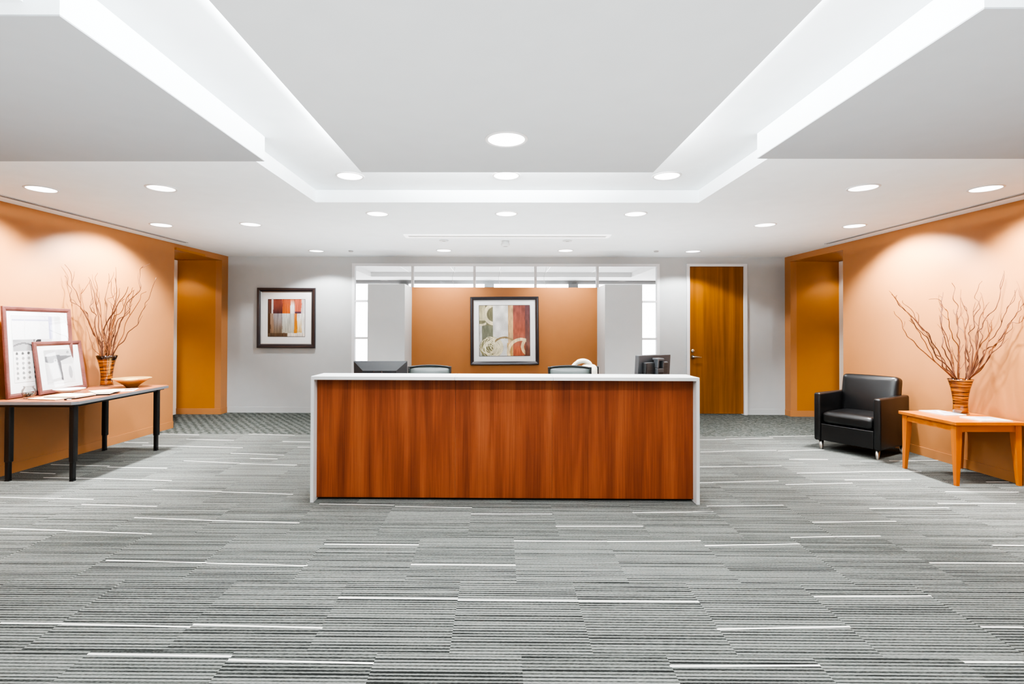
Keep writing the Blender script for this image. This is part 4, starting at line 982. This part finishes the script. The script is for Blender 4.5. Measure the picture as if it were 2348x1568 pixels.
magazine(4.465, 4.715, PI/2, 'white edged magazine at the front edge of the orange side table')

# ------------------------------------------------------------------ black leather armchair
ach = thing('armchair', 'black leather club armchair with steel legs beside the orange side table', 'armchair', (3.698, 6.029, 0), -1.031)
W, DP, ZB, ZA, AW = .681, .694, .104, .658, .072
for x in (AW/2, W-AW/2):
    bm = bx(x-AW/2, x+AW/2, 0, DP, ZB, ZA, bev=.022, seg=4); obj('arm', bm, LEATHER, ach, True)
obj('front_rail', bx(AW, W-AW, .012, .06, ZB+.005, .305, bev=.008, seg=2), LEATHER, ach)
obj('seat_frame', bx(AW, W-AW, .06, DP-.02, ZB+.02, .30), PIPING, ach)
bm = cushion(W-2*AW-.004, .56, .14, .05, (0, 0, .02), 16); xform(bm, T(W/2, .012+.28, .375)); obj('seat_cushion', bm, LEATHER, ach, True)
bm = cushion(W-2*AW+.045, .15, .50, .045, (0, .025, .005), 16); xform(bm, T(W/2+.0, .575, .61) @ RX(-.17)); obj('back_cushion', bm, LEATHER, ach, True)
obj('back_panel', bx(AW, W-AW, DP-.05, DP, ZB+.005, ZA-.02, bev=.012), LEATHER, ach)
for x, y in ((.055, .06), (W-.055, .06), (.055, DP-.06), (W-.055, DP-.06)):
    obj('leg', lathe(B(), [(0, 0), (.015, 0), (.015, .004), (.026, ZB), (0, ZB)], 20, 0, x, y), CHROME, ach, True)

# ------------------------------------------------------------------ world, camera, view
w = bpy.data.worlds.new('World'); SC.world = w; w.use_nodes = True
bgn = w.node_tree.nodes['Background']; bgn.inputs[0].default_value = (1, 1, 1, 1); bgn.inputs[1].default_value = WORLD
cam = bpy.data.cameras.new('Camera'); co = bpy.data.objects.new('Camera', cam); COL.objects.link(co); SC.camera = co
f, cx, cy, yaw, pitch, roll = 1164.87, 1137.63, 740.80, -.0079, .0104, .0030
right = Vector((math.cos(yaw), -math.sin(yaw), 0)); fwd = Vector((math.sin(yaw), math.cos(yaw), 0)); zup = Vector((0, 0, 1))
fw2 = fwd*math.cos(pitch)+zup*math.sin(pitch); up2 = zup*math.cos(pitch)-fwd*math.sin(pitch)
r3 = right*math.cos(roll)+up2*math.sin(roll); u3 = up2*math.cos(roll)-right*math.sin(roll)
co.matrix_world = Matrix(((r3.x, u3.x, -fw2.x, 0), (r3.y, u3.y, -fw2.y, 0), (r3.z, u3.z, -fw2.z, 1.4), (0, 0, 0, 1)))
cam.sensor_fit = 'HORIZONTAL'; cam.sensor_width = 36; cam.lens = f/2348*36
cam.shift_x = (1174-cx)/2348; cam.shift_y = -(784-cy)/2348
cam.clip_start = .05; cam.clip_end = 100
SC.view_settings.view_transform = VIEW[0]
try: SC.view_settings.look = VIEW[1]
except Exception: pass
SC.view_settings.exposure = VIEW[2]; SC.view_settings.gamma = VIEW[3]
SC.cycles.use_denoising = True
SC.cycles.max_bounces = 8; SC.cycles.diffuse_bounces = 5; SC.cycles.glossy_bounces = 3; SC.cycles.transparent_max_bounces = 8
SC.cycles.sample_clamp_indirect = 4; SC.cycles.caustics_reflective = False; SC.cycles.caustics_refractive = False
